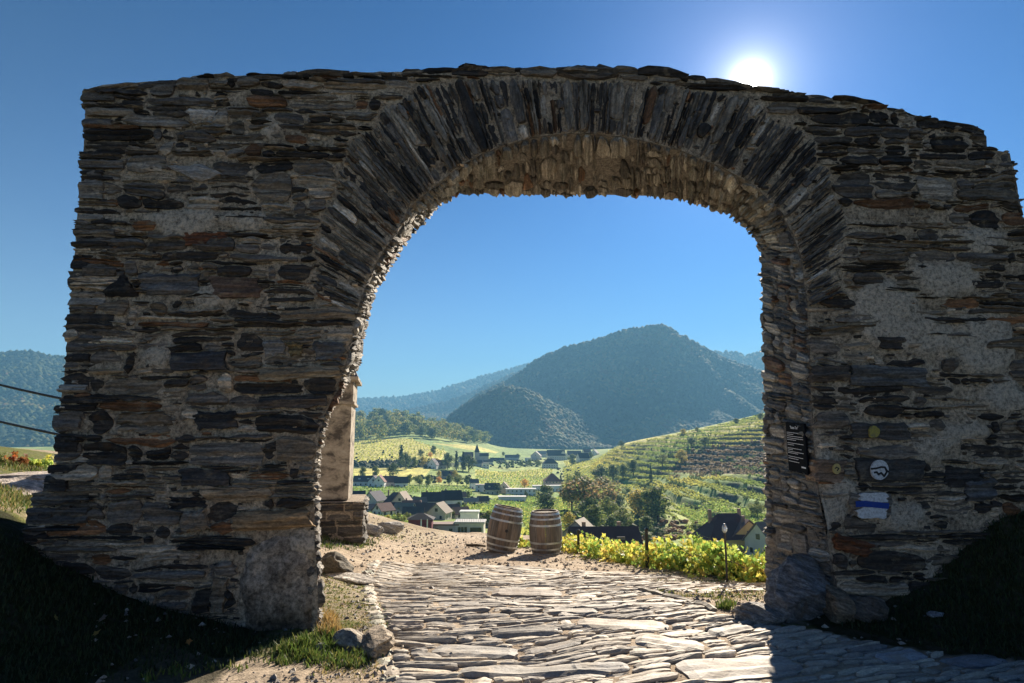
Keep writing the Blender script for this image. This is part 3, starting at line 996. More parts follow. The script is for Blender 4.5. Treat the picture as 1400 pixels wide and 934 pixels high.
# ------------------------------------------------------------------ loose rocks
def rock(name, p, rx, ry, rz, col, label, seed, sub=3, rot=0.0, parent=None, cuts=7, sink=.25, group=None, mat='slate'):
    bm = bmesh.new(); bmesh.ops.create_icosphere(bm, subdivisions=sub, radius=1.0)
    rnd = random.Random(seed)
    planes = []
    for _ in range(cuts):
        d = Vector((rnd.uniform(-1, 1), rnd.uniform(-1, 1), rnd.uniform(-.3, 1))).normalized()
        planes.append((d, rnd.uniform(.55, .85)))
    V = []
    for v in bm.verts:
        c = v.co.copy()
        for d, k in planes:
            e = c.dot(d)
            if e > k: c -= d * (e - k)
        c *= 1 + .16 * noise.noise(c * 2.2 + Vector((seed, 0, 0))) + .09 * noise.noise(Vector((c.x * 4, c.y * 4, c.z * 9)) + Vector((seed, 3, 0))) + .05 * noise.noise(c * 12 + Vector((seed, 9, 0)))
        V.append(Vector((c.x * rx, c.y * ry, c.z * rz)))
    Fc = [tuple(v.index for v in f.verts) for f in bm.faces]
    bm.free()
    mb = MB(); mb.add(V, Fc, col, [(a.x * 1.5 + seed, a.z * 1.0 + a.x * .4, a.y * 1.5) for a in V])
    o = mb.build(name, M[mat], parent)
    o.location = (p[0], p[1], p[2] + rz * (1 - sink) - rz * sink * .5); o.rotation_euler = (0, 0, rot)
    if label: tag(o, label, 'rock', group)
    return o
def on_ground(px, py): return ground_hit(px, py)
p = on_ground(455, 786); rock('rock', p, .30, .16, .17, (.10, .088, .066), 'dark angular boulder beside the left pier next to the path', 3, rot=-.35)
p = on_ground(470, 793); rock('rock_slab', p, .52, .16, .05, (.36, .33, .29), 'long flat pale slab lying in front of the dark boulder', 8, rot=-.5)
p = on_ground(481, 884); rock('rock', p, .20, .12, .075, (.30, .26, .21), 'low pale rock in the grass at the corner of the left pier', 5, rot=-.5)
p = on_ground(513, 884); rock('rock', p, .15, .36, .10, (.27, .22, .165), 'knobbly brown rock hard against the path kerb', 12, rot=.25, cuts=10)
p = on_ground(441, 888); rock('rock', p, .06, .05, .03, (.3, .3, .3), 'small grey stone in the green tuft below the left pier', 15)
p = on_ground(1092, 842); rock('bedrock', p, .34, .3, .33, (.15, .15, .155), 'large slanting grey bedrock outcrop under the right pier', 21, sub=4, rot=.35, cuts=11, sink=.2)
p = on_ground(1040, 848); rock('bedrock', p, .24, .2, .11, (.22, .21, .20), 'low cracked rock spreading from the right pier onto the paving edge', 23, sub=4, rot=.25, cuts=9, sink=.3)
p = on_ground(1148, 845); rock('rock', p, .15, .16, .17, (.20, .155, .11), 'rounded tan boulder built in at the foot of the right pier', 29, cuts=4, sink=.2)
p = on_ground(1186, 845); rock('rock', p, .17, .16, .13, (.12, .105, .09), 'brown boulder at the foot of the right pier where the bank starts', 33, cuts=5, sink=.2)
p = on_ground(508, 731); rock('rock', p, .3, .2, .13, (.26, .25, .23), 'jagged grey rock at the brow beside the plastered pillar', 41, cuts=9)
p = on_ground(531, 728); rock('rock', p, .34, .18, .16, (.3, .29, .27), 'broken slabs heaped at the brow of the earth path', 43, cuts=10, rot=.5)
p = on_ground(1280, 843); rock('rock', p, .07, .06, .03, (.25, .26, .28), 'small flat stone on the dark right bank', 47)
# gravel strewn on the earth
def gravel():
    T = [(1, 0, 0), (-.5, .8, 0), (-.6, -.7, 0), (.1, .1, .7), (0, 0, -.5)]
    Fs = [(0, 1, 3), (1, 2, 3), (2, 0, 3), (1, 0, 4), (2, 1, 4), (0, 2, 4)]
    mb = MB()
    n = 0
    while n < 5200:
        y = 4.3 + 12.5 * random.random() ** 1.3; x = random.uniform(-.62, .62) * y
        if pip(PAVE, x, y) and random.random() > .12: continue
        if y > interp(CRX, CRY, x) - .1: continue
        w = (Vector((x, y, 0)) - W_O)
        if abs(w.dot(W_N) + THICK / 2) < THICK / 2 + .05 and not (F_SV[0][0] < w.dot(W_DIR) < F_SV[-1][0]): continue
        if (y < 6.1 and (x < -1.6 or x > 2.4)) and random.random() < .85: continue
        r = random.choice([.008, .01, .014, .02, .03]) * random.uniform(.7, 1.3) * (1 + .03 * y)
        a = random.uniform(0, 6.28); k = random.uniform(.5, 1.2)
        z = gz(x, y)
        V = [(x + r * (q[0] * cos(a) - q[1] * k * sin(a)), y + r * (q[0] * sin(a) + q[1] * k * cos(a)), z + r * q[2] * .8 + .006) for q in T]
        c = random.choice([(.34, .3, .25), (.24, .22, .2), (.4, .36, .3), (.17, .16, .16)])
        mb.add(V, Fs, c); n += 1
    tag(mb.build('gravel', M['paver']), 'loose gravel and stone chips strewn on the earth', kind='stuff')
gravel()
# ------------------------------------------------------------------ valley terrain
STY = [60, 120, 200, 280, 360, 450, 600, 800, 1100, 1500, 2000, 4000, 6500]
TCOL = {
    -600: [800, 745, 712, 690, 674, 660, 645, 630, 618, 612, 610, 606, 604],
    0:    [800, 745, 712, 690, 674, 660, 645, 630, 618, 612, 610, 606, 604],
    300:  [800, 745, 712, 690, 674, 660, 645, 628, 612, 605, 608, 606, 604],
    480:  [800, 745, 712, 692, 676, 662, 642, 622, 602, 574, 590, 606, 604],
    560:  [800, 745, 714, 694, 680, 666, 646, 625, 600, 578, 592, 606, 604],
    640:  [800, 745, 718, 700, 688, 676, 655, 634, 613, 598, 604, 606, 604],
    690:  [800, 745, 722, 704, 692, 680, 662, 644, 625, 614, 611, 606, 604],
    770:  [800, 748, 728, 712, 699, 686, 665, 646, 630, 619, 613, 606, 604],
    810:  [803, 752, 733, 716, 700, 684, 658, 636, 624, 617, 613, 606, 604],
    850:  [806, 757, 738, 718, 698, 680, 644, 607, 612, 613, 613, 606, 604],
    890:  [810, 762, 741, 720, 696, 673, 630, 599, 606, 608, 610, 606, 604],
    950:  [815, 767, 741, 716, 688, 658, 608, 588, 600, 606, 608, 606, 604],
    1000: [820, 770, 740, 712, 680, 645, 594, 577, 592, 600, 606, 606, 604],
    1047: [825, 772, 738, 706, 672, 634, 582, 566, 585, 600, 606, 606, 604],
    1150: [830, 772, 735, 698, 658, 615, 562, 545, 570, 590, 604, 606, 604],
    1400: [840, 775, 730, 690, 645, 600, 545, 530, 560, 585, 604, 606, 604],
    2200: [840, 775, 730, 690, 645, 600, 545, 530, 560, 585, 604, 606, 604],
}
_cols = sorted(TCOL)
_U = []; _Z = []
for c in _cols:
    us, zs = [], []
    for Y, py in zip(STY, TCOL[c]):
        d = ray(c, py)
        us.append(d.x / d.y); zs.append(1.6 + Y * d.z / d.y)
    _U.append(us[3]); _Z.append(zs)
_U = np.array(_U); _Z = np.array(_Z); _Y = np.array(STY, dtype=float)
UG = np.linspace(_U[0], _U[-1], 500)
ZG = np.stack([np.interp(UG, _U, _Z[:, k]) for k in range(len(STY))], 1)
ker = np.hanning(9); ker /= ker.sum()
ZG = np.stack([np.convolve(np.pad(ZG[:, k], 4, mode='edge'), ker, 'valid') for k in range(len(STY))], 1)
def tz_raw(X, Y):
    """valley floor and slopes; X, Y arrays"""
    X = np.asarray(X, float); Y = np.asarray(Y, float)
    u = np.clip(X / np.maximum(Y, 1), UG[0], UG[-1])
    fu = (u - UG[0]) / (UG[1] - UG[0]); iu = np.clip(fu.astype(int), 0, len(UG) - 2); fu = fu - iu
    iy = np.clip(np.searchsorted(_Y, Y) - 1, 0, len(_Y) - 2); fy = np.clip((Y - _Y[iy]) / (_Y[iy + 1] - _Y[iy]), 0, 1)
    z = (ZG[iu, iy] * (1 - fu) + ZG[iu + 1, iy] * fu) * (1 - fy) + (ZG[iu, iy + 1] * (1 - fu) + ZG[iu + 1, iy + 1] * fu) * fy
    return z
STEP_H = 4.2
_VN = {}
def terr_mask(X, Y):
    u = X / np.maximum(Y, 1)
    return np.clip((u - .135) / .03, 0, 1) * np.clip((Y - 205) / 20, 0, 1) * np.clip((790 - Y) / 30, 0, 1)
def vnoise(X, Y, s, seed=0):
    """cheap smooth value noise on arrays"""
    r = _VN.setdefault(seed, np.random.default_rng(seed).random((64, 64)))
    x = X * s; y = Y * s
    xi = np.floor(x).astype(int); yi = np.floor(y).astype(int); fx = x - xi; fy = y - yi
    fx = fx * fx * (3 - 2 * fx); fy = fy * fy * (3 - 2 * fy)
    a = r[xi % 64, yi % 64]; b = r[(xi + 1) % 64, yi % 64]; c = r[xi % 64, (yi + 1) % 64]; d = r[(xi + 1) % 64, (yi + 1) % 64]
    return (a * (1 - fx) + b * fx) * (1 - fy) + (c * (1 - fx) + d * fx) * fy
def kfun(X, Y, z):
    return (z + 60 + .035 * X + 2.6 * vnoise(X, Y, .016, 71) + 1.6 * vnoise(X, Y, .05, 72)) / STEP_H
def tz(X, Y):
    X = np.asarray(X, float); Y = np.asarray(Y, float)
    z = tz_raw(X, Y)
    m = terr_mask(X, Y)
    k = kfun(X, Y, z)
    fr = k - np.floor(k)
    st = np.clip((fr - .80) / .17, 0, 1) - fr
    wav = .5 * np.sin(X * .03 + 1.3) * np.sin(Y * .024) * np.clip((Y - 150) / 100, 0, 1)
    m = m * np.clip(np.maximum((vnoise(X, Y, .011, 75) - .25) * 4, (450 - Y) / 60), .12, 1)
    return z + m * st * STEP_H * .9 + wav
def tzf(x, y): return float(tz(x, y))
def thit(px, py, y0=80, y1=1900):
    d = ray(px, py)
    Ys = np.arange(y0, y1, 1.0); Xs = Ys * d.x / d.y; zr = 1.6 + Ys * d.z / d.y
    b = np.nonzero(tz(Xs, Ys) > zr)[0]
    Y = Ys[b[0]] if len(b) else y1
    return Vector((Y * d.x / d.y, Y, tzf(Y * d.x / d.y, Y)))

def _unused(X, Y, s, seed=0):
    r = np.random.default_rng(seed).random((64, 64))
    x = X * s; y = Y * s
    xi = np.floor(x).astype(int); yi = np.floor(y).astype(int); fx = x - xi; fy = y - yi
    fx = fx * fx * (3 - 2 * fx); fy = fy * fy * (3 - 2 * fy)
    a = r[xi % 64, yi % 64]; b = r[(xi + 1) % 64, yi % 64]; c = r[xi % 64, (yi + 1) % 64]; d = r[(xi + 1) % 64, (yi + 1) % 64]
    return (a * (1 - fx) + b * fx) * (1 - fy) + (c * (1 - fx) + d * fx) * fy

def poly_mask(px_poly, X, Y):
    P = [thit(*p) for p in px_poly]
    m = np.zeros(X.shape, bool)
    n = len(P); j = n - 1
    for i in range(n):
        xi, yi, xj, yj = P[i].x, P[i].y, P[j].x, P[j].y
        with np.errstate(divide='ignore', invalid='ignore'):
            c = ((yi > Y) != (yj > Y)) & (X < (xj - xi) * (Y - yi) / (yj - yi + 1e-12) + xi)
        m ^= c
        j = i
    return m
YG = (.44, .41, .12); GR = (.17, .25, .07); OL = (.28, .32, .10); DK = (.05, .07, .03); DRY = (.24, .20, .11); BR = (.13, .10, .06)
FIELDS = [
    ([(470, 603), (560, 600), (612, 615), (600, 633), (470, 634)], YG), ([(556, 599), (610, 605), (735, 624), (660, 627), (612, 618)], GR),
    ([(590, 606), (650, 610), (735, 622), (640, 615)], YG), ([(470, 634), (640, 634), (600, 642), (470, 642)], DK), ([(484, 641), (590, 640), (575, 655), (484, 655)], YG),
    ([(470, 666), (640, 664), (655, 680), (600, 682), (540, 680), (470, 676)], GR), ([(470, 700), (560, 700), (580, 735), (470, 735)], OL),
    ([(650, 642), (760, 640), (748, 650), (650, 650)], YG), ([(640, 650), (748, 650), (740, 668), (640, 668)], OL), ([(700, 610), (760, 622), (700, 640), (660, 632)], GR),
    ([(600, 695), (690, 676), (740, 678), (720, 700), (640, 712), (600, 712)], GR), ([(640, 690), (700, 700), (690, 735), (640, 735)], OL),
    ([(770, 630), (850, 609), (870, 622), (840, 634), (775, 642)], YG), ([(765, 642), (850, 634), (830, 650), (770, 668)], OL),
    ([(700, 690), (770, 668), (800, 680), (760, 735), (700, 735)], GR), ([(820, 652), (900, 640), (900, 660), (830, 665)], GR),
    ([(840, 612), (900, 598), (1047, 567), (1060, 600), (950, 612), (860, 625)], YG), ([(880, 622), (930, 610), (1000, 606), (960, 625), (890, 635)], OL),
    ([(935, 625), (1060, 600), (1070, 655), (900, 650)], BR), ([(860, 655), (1060, 660), (1060, 700), (940, 690)], GR), ([(920, 690), (1060, 690), (1060, 725), (940, 715)], OL),
]
def terrain_colour(X, Y, Z):
    n = vnoise(X, Y, .012, 1)[..., None]; n2 = vnoise(X, Y, .06, 2)[..., None]; n3 = vnoise(X, Y, .3, 3)[..., None]
    c = np.array(GR) * (1 - n) + np.array(OL) * n
    for poly, col in FIELDS:
        m = poly_mask(poly, X, Y)
        c[m] = col
    c = c * (.75 + .5 * n2) * (.8 + .4 * n3)
    return c
def terrain_strip(name, u0, u1, nu, ys, label):
    u = np.linspace(u0, u1, nu)
    U, Yy = np.meshgrid(u, ys)
    X = U * Yy
    Z = tz(X, Yy)
    V = np.stack([X, Yy, Z], -1).reshape(-1, 3)
    C = terrain_colour(X, Yy, Z)
    # terrace walls are stone
    dz = np.gradient(Z, axis=0) / np.gradient(Yy, axis=0)
    wall = (dz > .55)[..., None]
    C = np.where(wall, np.array((.085, .075, .06)) * (.7 + .6 * vnoise(X, Yy, .4, 6)[..., None]), C)
    C = C.reshape(-1, 3)
    ny = len(ys)
    I, J = np.meshgrid(np.arange(nu - 1), np.arange(ny - 1))
    a = (J * nu + I).ravel()
    Fc = np.stack([a, a + 1, a + nu + 1, a + nu], 1)
    me = mesh_from(name, V, Fc, C); me.materials.append(M['field'])
    o = bpy.data.objects.new(name, me); COL.objects.link(o)
    tag(o, label, kind='structure')
def make_field():
    t = MT('vineyard_ground', .9, .1)
    c = t.attr('Col'); p = t.pos()
    n = t.noise(p, .9, 5, .7); n2 = t.noise(t.map(p, (1, .25, 1)), .16, 4, .6)
    c = t.mix(1.0, c, t.ramp(n, [(.34, .55), (.6, 1.35)]), 'MULTIPLY')
    c = t.mix(1.0, c, t.ramp(n2, [(.34, .75), (.62, 1.25)]), 'MULTIPLY')
    t.color(c); t.normal(t.bump(n, .8, .6))
    return t.m
M['field'] = make_field()
terrain_strip('valley_floor', -.36, .17, 330, np.concatenate([np.arange(60, 700, 2.5), np.arange(700, 2000, 12), np.linspace(2000, 6500, 12)]), 'valley floor patched with vineyards and meadows below the village')
terrain_strip('terraced_hillside', .17, .62, 200, np.concatenate([np.arange(60, 200, 5), np.arange(200, 800, .8), np.arange(800, 2000, 25), np.linspace(2000, 6500, 8)]), 'hillside of stone walled vineyard terraces right of the village')
terrain_strip('valley_plain', -1.35, -.36, 80, np.concatenate([np.arange(60, 2000, 30), np.linspace(2000, 6500, 8)]), 'wooded valley plain beyond the left bank')
terrain_strip('valley_slope', .62, 1.5, 60, np.concatenate([np.arange(60, 2000, 30), np.linspace(2000, 6500, 8)]), 'grassy slope beyond the right pier')

# ------------------------------------------------------------------ mountains
def mountain(name, ridge, base_py, Yr, Yb, label, seed, rough=40, trees=0, tsize=9, spurs=(), colr=(.04, .055, .03), x_pad=0, skyclip=None, vis=None):
    """ridge: list of (px, py) of the skyline at depth Yr; its foot at depth Yb"""
    R = [at_depth(px, py, Yr + (sp[0] if sp else 0)) for px, py, *sp in ridge]
    n = 240; m = 70
    rx = np.array([p.x / p.y for p in R]); rz = np.array([p.z for p in R])
    u = np.linspace(rx[0], rx[-1], n)
    zr = np.interp(u, rx, rz)
    ker = np.hanning(7); ker /= ker.sum(); zr = np.convolve(np.pad(zr, 3, mode='edge'), ker, 'valid')
    t = np.linspace(0, 1.25, m)
    U, T = np.meshgrid(u, t)
    ZR = np.interp(U, u, zr)
    zb = -34.0
    Yy = Yb + (Yr - Yb) * T
    prof = np.where(T <= 1, T ** .92, 1 - (T - 1) * 1.6)
    Z = zb + (ZR - zb) * prof
    X = U * Yy
    w = np.clip(T * 3, 0, 1) * np.clip((1.0 - T) * 2.2 + .06, 0, 1)
    n1 = np.abs(vnoise(X + 7000, Yy * .5, .0035, seed) - .5) * 2; n2 = vnoise(X + 7000, Yy, .011, seed + 1) - .5
    gul = np.abs(vnoise(X + 5000 + Yy * .25, Yy * .12, .006, seed + 3) - .5) * 2
    Z = Z - w * rough * (1.3 * (1 - n1) * .8 + gul * .9 - .5) + w * rough * .5 * n2
    Z += vnoise(X + 7000, Yy, .05, seed + 5) * rough * .06
    V = np.stack([X, Yy, Z], -1).reshape(-1, 3)
    c = np.array(colr) * (.6 + .8 * vnoise(X + 7000, Yy, .02, seed + 2)[..., None])
    I, J = np.meshgrid(np.arange(n - 1), np.arange(m - 1)); a = (J * n + I).ravel()
    Fc = np.stack([a, a + 1, a + n + 1, a + n], 1)
    me = mesh_from(name, V, Fc, c.reshape(-1, 3)); me.materials.append(M['forest']); me.shade_smooth()
    o = bpy.data.objects.new(name, me); COL.objects.link(o); tag(o, label, kind='structure')
    if trees:
        rg = np.random.default_rng(seed + 10)
        fu = rg.random(trees) * (n - 1.01); ft = rg.random(trees) * (1.03) / 1.25 * (m - 1.01)
        if vis:
            lo = (ray(vis[0], 520).x / ray(vis[0], 520).y - u[0]) / (u[-1] - u[0]) * (n - 1.01); hi = (ray(vis[1], 520).x / ray(vis[1], 520).y - u[0]) / (u[-1] - u[0]) * (n - 1.01)
            fu = lo + rg.random(trees) * (hi - lo)
        i = fu.astype(int); j = ft.astype(int); fu -= i; ft -= j
        P = (V.reshape(m, n, 3)[j, i] * ((1 - fu) * (1 - ft))[:, None] + V.reshape(m, n, 3)[j, i + 1] * (fu * (1 - ft))[:, None]
             + V.reshape(m, n, 3)[j + 1, i] * ((1 - fu) * ft)[:, None] + V.reshape(m, n, 3)[j + 1, i + 1] * (fu * ft)[:, None])
        patch = vnoise(P[:, 0] + 7000, P[:, 1], .008, seed + 20)
        pal = np.array([(.025, .04, .022), (.04, .06, .024), (.08, .095, .03), (.15, .125, .04), (.12, .07, .03), (.016, .03, .02)])
        idx = np.clip((patch * 3.4 + rg.normal(0, .9, trees)).astype(int), 0, 5)
        scatter_blobs(name.replace('mountain', '') .strip('_') + '_forest' if False else 'forest', P, tsize * (.6 + .8 * rg.random(trees)), pal[idx] * (.8 + .4 * rg.random((trees, 1))), M['forest'], 'deciduous forest covering the ' + label, seed)
    return V

ico = None
def unit_ico():
    global ico
    if ico is None:
        bm = bmesh.new(); bmesh.ops.create_icosphere(bm, subdivisions=1, radius=1.0)
        ico = (np.array([v.co[:] for v in bm.verts]), np.array([[v.index for v in f.verts] for f in bm.faces])); bm.free()
    return ico
def scatter_blobs(name, P, R, C, mat, label, seed, zs=1.15, kind='stuff', lift=.5):
    v, f = unit_ico(); rg = np.random.default_rng(seed + 99)
    n = len(P)
    J = 1 + rg.normal(0, .16, (n, len(v), 1))
    VV = P[:, None, :] + v[None] * J * R[:, None, None] * np.array([1, 1, zs]) + np.array([0, 0, 1]) * (R * lift * zs)[:, None, None]
    FF = f[None] + (np.arange(n) * len(v))[:, None, None]
    CC = np.repeat(C[:, None, :], len(v), 1)
    me = mesh_from(name, VV.reshape(-1, 3), FF.reshape(-1, 3), CC.reshape(-1, 3)); me.materials.append(mat)
    o = bpy.data.objects.new(name, me); COL.objects.link(o)
    if label: tag(o, label, kind=kind)
    return o

mountain('mountain', [(540, 640), (600, 592), (615, 570), (660, 540), (700, 518), (745, 488), (790, 472), (830, 462), (860, 452), (885, 449), (903, 445), (915, 449), (935, 462), (960, 476), (990, 492), (1020, 504), (1050, 512), (1110, 530), (1250, 560), (1500, 600)],
         612, 2700, 1950, 'steep wooded mountain with a pointed summit beyond the village', 2, 70, trees=17000, tsize=8.5, vis=(600, 1075))
mountain('mountain_spur', [(560, 620), (600, 588), (622, 568), (655, 545), (690, 531), (715, 535), (740, 546), (775, 565), (820, 586), (850, 603), (900, 625)],
         612, 2050, 1780, 'low rounded spur in front of the wooded mountain', 14, 20, trees=6000, tsize=7, vis=(590, 860))
mountain('far_ridge', [(250, 545), (400, 546), (478, 549), (520, 546), (560, 543), (600, 535), (640, 522), (680, 510), (720, 499), (790, 490), (900, 520), (1000, 600)],
         606, 5400, 3800, 'pale long ridge on the skyline left of the mountain', 21, 60, trees=5000, tsize=13, vis=(470, 730))
mountain('near_ridge', [(460, 585), (520, 572), (570, 560), (610, 552), (640, 541), (680, 522), (720, 506), (780, 500), (900, 500)],
         608, 3900, 3000, 'wooded ridge folding down behind the spur', 25, 50, trees=5000, tsize=10, vis=(500, 720))
mountain('east_ridge', [(880, 500), (940, 486), (975, 482), (1000, 484), (1025, 489), (1047, 478), (1100, 468), (1200, 455), (1500, 450)],
         606, 4300, 3200, 'hazy ridge showing right of the summit', 33, 50, trees=3000, tsize=12, vis=(950, 1070))
mountain('west_mountain', [(-700, 520), (-300, 500), (-100, 492), (0, 487), (30, 484), (62, 487), (66, 491), (100, 494), (160, 502), (260, 522), (360, 560), (440, 600)],
         610, 2300, 1500, 'wooded mountain seen past the left end of the gateway', 44, 55, trees=8000, tsize=9, vis=(-60, 130))
# ------------------------------------------------------------------ trees
def crown_mesh(name, kind, pal, n, seed, H=10.0, leaf=.62, spread=1.0):
    """tree crown of many small leaf clumps round a few limbs; returns crown mesh and trunk mesh (unit metres, foot at origin)"""
    rg = random.Random(seed)
    lobes = []
    if kind == 'round':
        for _ in range(11):
            a = rg.uniform(0, 6.28); r = rg.uniform(.3, 1) ** .6 * .26 * H * spread; z = rg.uniform(.22, .82) * H
            k = 1 - abs(z / H - .52) * 1.2
            lobes.append((r * k * cos(a), r * k * sin(a), z, rg.uniform(.13, .2) * H * spread))
        lobes.append((0, 0, .86 * H, .13 * H))
    elif kind == 'conifer':
        for i in range(12):
            z = (.12 + .85 * i / 11) * H; lobes.append((rg.uniform(-.02, .02) * H, rg.uniform(-.02, .02) * H, z, (.19 * (1 - i / 12.5) + .02) * H))
    elif kind == 'bush':
        for _ in range(6):
            a = rg.uniform(0, 6.28); r = rg.uniform(0, .35) * H * spread
            lobes.append((r * cos(a), r * sin(a), rg.uniform(.25, .55) * H, rg.uniform(.25, .4) * H))
    V, Fc, C = [], [], []
    for i in range(n):
        x, y, z, r = rg.choice(lobes)
        while True:
            d = Vector((rg.gauss(0, 1), rg.gauss(0, 1), rg.gauss(0, 1)))
            if d.length > .01: break
        d.normalize(); rr = r * rg.uniform(.55, 1.08)
        if kind == 'conifer': d.z *= .5
        p = Vector((x, y, max(.06 * H, z))) + d * rr
        if p.z < .05 * H: p.z = .05 * H + rg.random() * .3
        nn = (d + Vector((rg.uniform(-.8, .8), rg.uniform(-.8, .8), rg.uniform(-.3, .9)))).normalized()
        u = nn.orthogonal().normalized(); u = (Matrix.Rotation(rg.uniform(0, 6.28), 3, nn) @ u); w = nn.cross(u)
        s = leaf * rg.uniform(.55, 1.25)
        b = len(V)
        V += [p - u * s * .5, p + w * s * .42 + nn * s * .12, p + u * s * .55, p - w * s * .38 + nn * s * .05]
        Fc.append((b, b + 1, b + 2, b + 3))
        c = rg.choice(pal); k = rg.uniform(.9, 1.9)
        C += [(c[0] * k, c[1] * k, c[2] * k)] * 4
    me = mesh_from(name, np.array([tuple(v) for v in V]), np.array(Fc), np.array(C)); me.materials.append(M['crown'])
    mb = MB()
    top = .55 * H if kind != 'conifer' else .9 * H
    mb.tube([(0, 0, -.6), (.03, .02, .25 * H), (0, 0, top)], [.034 * H, .024 * H, .008 * H], 6)
    if kind == 'round':
        for x, y, z, r in lobes[:5]:
            mb.tube([(0, 0, .26 * H), (x * .5, y * .5, (z + .26 * H) / 2 + .02 * H), (x, y, z)], [.016 * H, .011 * H, .004 * H], 4, cap=False)
    tm = mesh_from(name + '_trunk', np.array(mb.v), mb.f); tm.materials.append(M['bark'])
    return me, tm
DG = (.045, .07, .03); MG = (.09, .13, .04); LG = (.17, .20, .055); YL = (.42, .33, .07); OR = (.42, .19, .05); BN = (.26, .165, .075); RD = (.22, .07, .03)
PROTO = {}
def proto(key, kind, pal, n, seed, H, leaf, spread=1.0): PROTO[key] = (*crown_mesh('crown_' + key, kind, pal, n, seed, H, leaf, spread), H)
proto('green', 'round', [DG, MG, LG, LG], 2000, 1, 10, .6)
proto('green_b', 'round', [MG, LG, LG, (.24, .24, .08)], 2000, 2, 10, .6, 1.15)
proto('dark', 'round', [DG, DG, MG], 1300, 3, 10, .62, 1.1)
proto('brown', 'round', [LG, (.26, .19, .09), (.20, .17, .08), (.14, .12, .06), MG, (.32, .20, .09)], 2000, 4, 10, .58, 1.15)
proto('gold', 'round', [YL, YL, LG, (.3, .25, .07)], 1600, 5, 10, .6)
proto('orange', 'round', [OR, OR, YL], 700, 6, 10, .7)
proto('pale', 'round', [(.13, .14, .06), (.09, .11, .05), LG], 1100, 7, 10, .5)
proto('conifer', 'conifer', [DG, (.02, .035, .02), (.03, .05, .03)], 900, 8, 10, .6)
proto('bush', 'bush', [MG, DG, LG], 260, 9, 3, .5)
proto('bush_brown', 'bush', [BN, MG, DG], 260, 10, 3, .5)
proto('wood', 'round', [MG, LG, LG, (.24, .22, .07)], 420, 12, 10, 1.0, 1.1)
proto('wood_b', 'round', [LG, (.32, .27, .08), MG], 420, 13, 10, 1.0, 1.1)
KINDN = dict(green='broadleaf_tree', green_b='broadleaf_tree', dark='dark_tree', brown='autumn_tree', gold='autumn_tree', orange='autumn_tree', pale='willow_tree', conifer='conifer_tree', bush='bush', bush_brown='bush', wood='woodland_tree', wood_b='woodland_tree')
def tree(key, P, h, label, group=None, wide=1.0, parts=True):
    cm, tm, H = PROTO[key]
    t = empty(KINDN[key], P, random.uniform(0, 6.28)); s = h / H
    t.scale = (s * wide, s * wide, s)
    tag(t, label, 'bush' if 'bush' in key else 'tree', group)
    a = bpy.data.objects.new('crown', cm); a.parent = t; COL.objects.link(a)
    if parts:
        b = bpy.data.objects.new('trunk', tm); b.parent = t; COL.objects.link(b)
    return t
def tree_px(key, px, py, hpx, label, group=None, wide=1.0, parts=True, dy=0):
    P = thit(px, py); P.y += dy; P.x *= P.y / (P.y - dy) if dy else 1; P.z = tzf(P.x, P.y)
    d = P.y / (F_PX * .98)
    return tree(key, P, hpx * d, label, group, wide, parts)
# middle grove on the slope
G = 'trees of the grove between the barrels and the terraces'
for k, px, py, h, w, lb in [
    ('brown', 800, 706, 52, 1.25, 'broad russet tree at the left end of the grove'), ('brown', 826, 700, 46, 1.1, 'second russet tree crowning the middle of the grove'), ('brown', 782, 700, 38, 1.0, 'small rust coloured tree over the slope left of the russet one'),
    ('dark', 806, 718, 36, 1.1, 'dark tree low under the russet crowns'), ('green', 815, 726, 34, 1.15, 'round grey green tree just above the pale gabled roof'), ('green_b', 831, 715, 34, 1.0, 'light green tree between two rounder ones in the grove'),
    ('green_b', 852, 728, 32, 1.25, 'low spreading olive green tree behind the dark long roof'), ('gold', 874, 708, 36, 1.1, 'yellowing tree at the centre of the grove'), ('green_b', 886, 706, 30, 1.0, 'leafy tree with a yellow side next to the tall green one'),
    ('green', 900, 714, 46, 1.2, 'tallest green tree at the right end of the grove'), ('green', 884, 727, 20, 1.2, 'small dense green tree below the tall one'), ('dark', 846, 700, 22, 1.3, 'dark rounded tree tucked behind the olive green one'),
    ('gold', 778, 728, 26, 1.0, 'yellow green tree just right of the upright barrel'), ('dark', 748, 706, 30, 1.1, 'dark shrubby tree above the upright barrel'), ('green', 745, 690, 26, 1.3, 'round green tree above the gap between the barrels'),
    ('green_b', 790, 668, 22, 1.3, 'round tree on the field edge above the grove'), ('dark', 868, 690, 18, 1.6, 'dark hedge tree on the terrace path'), ('dark', 836, 730, 24, 1.2, 'dark bushy tree in the hollow by the roofs')]:
    tree_px(k, px, py, h * 1.0, lb, G, w * 1.25)
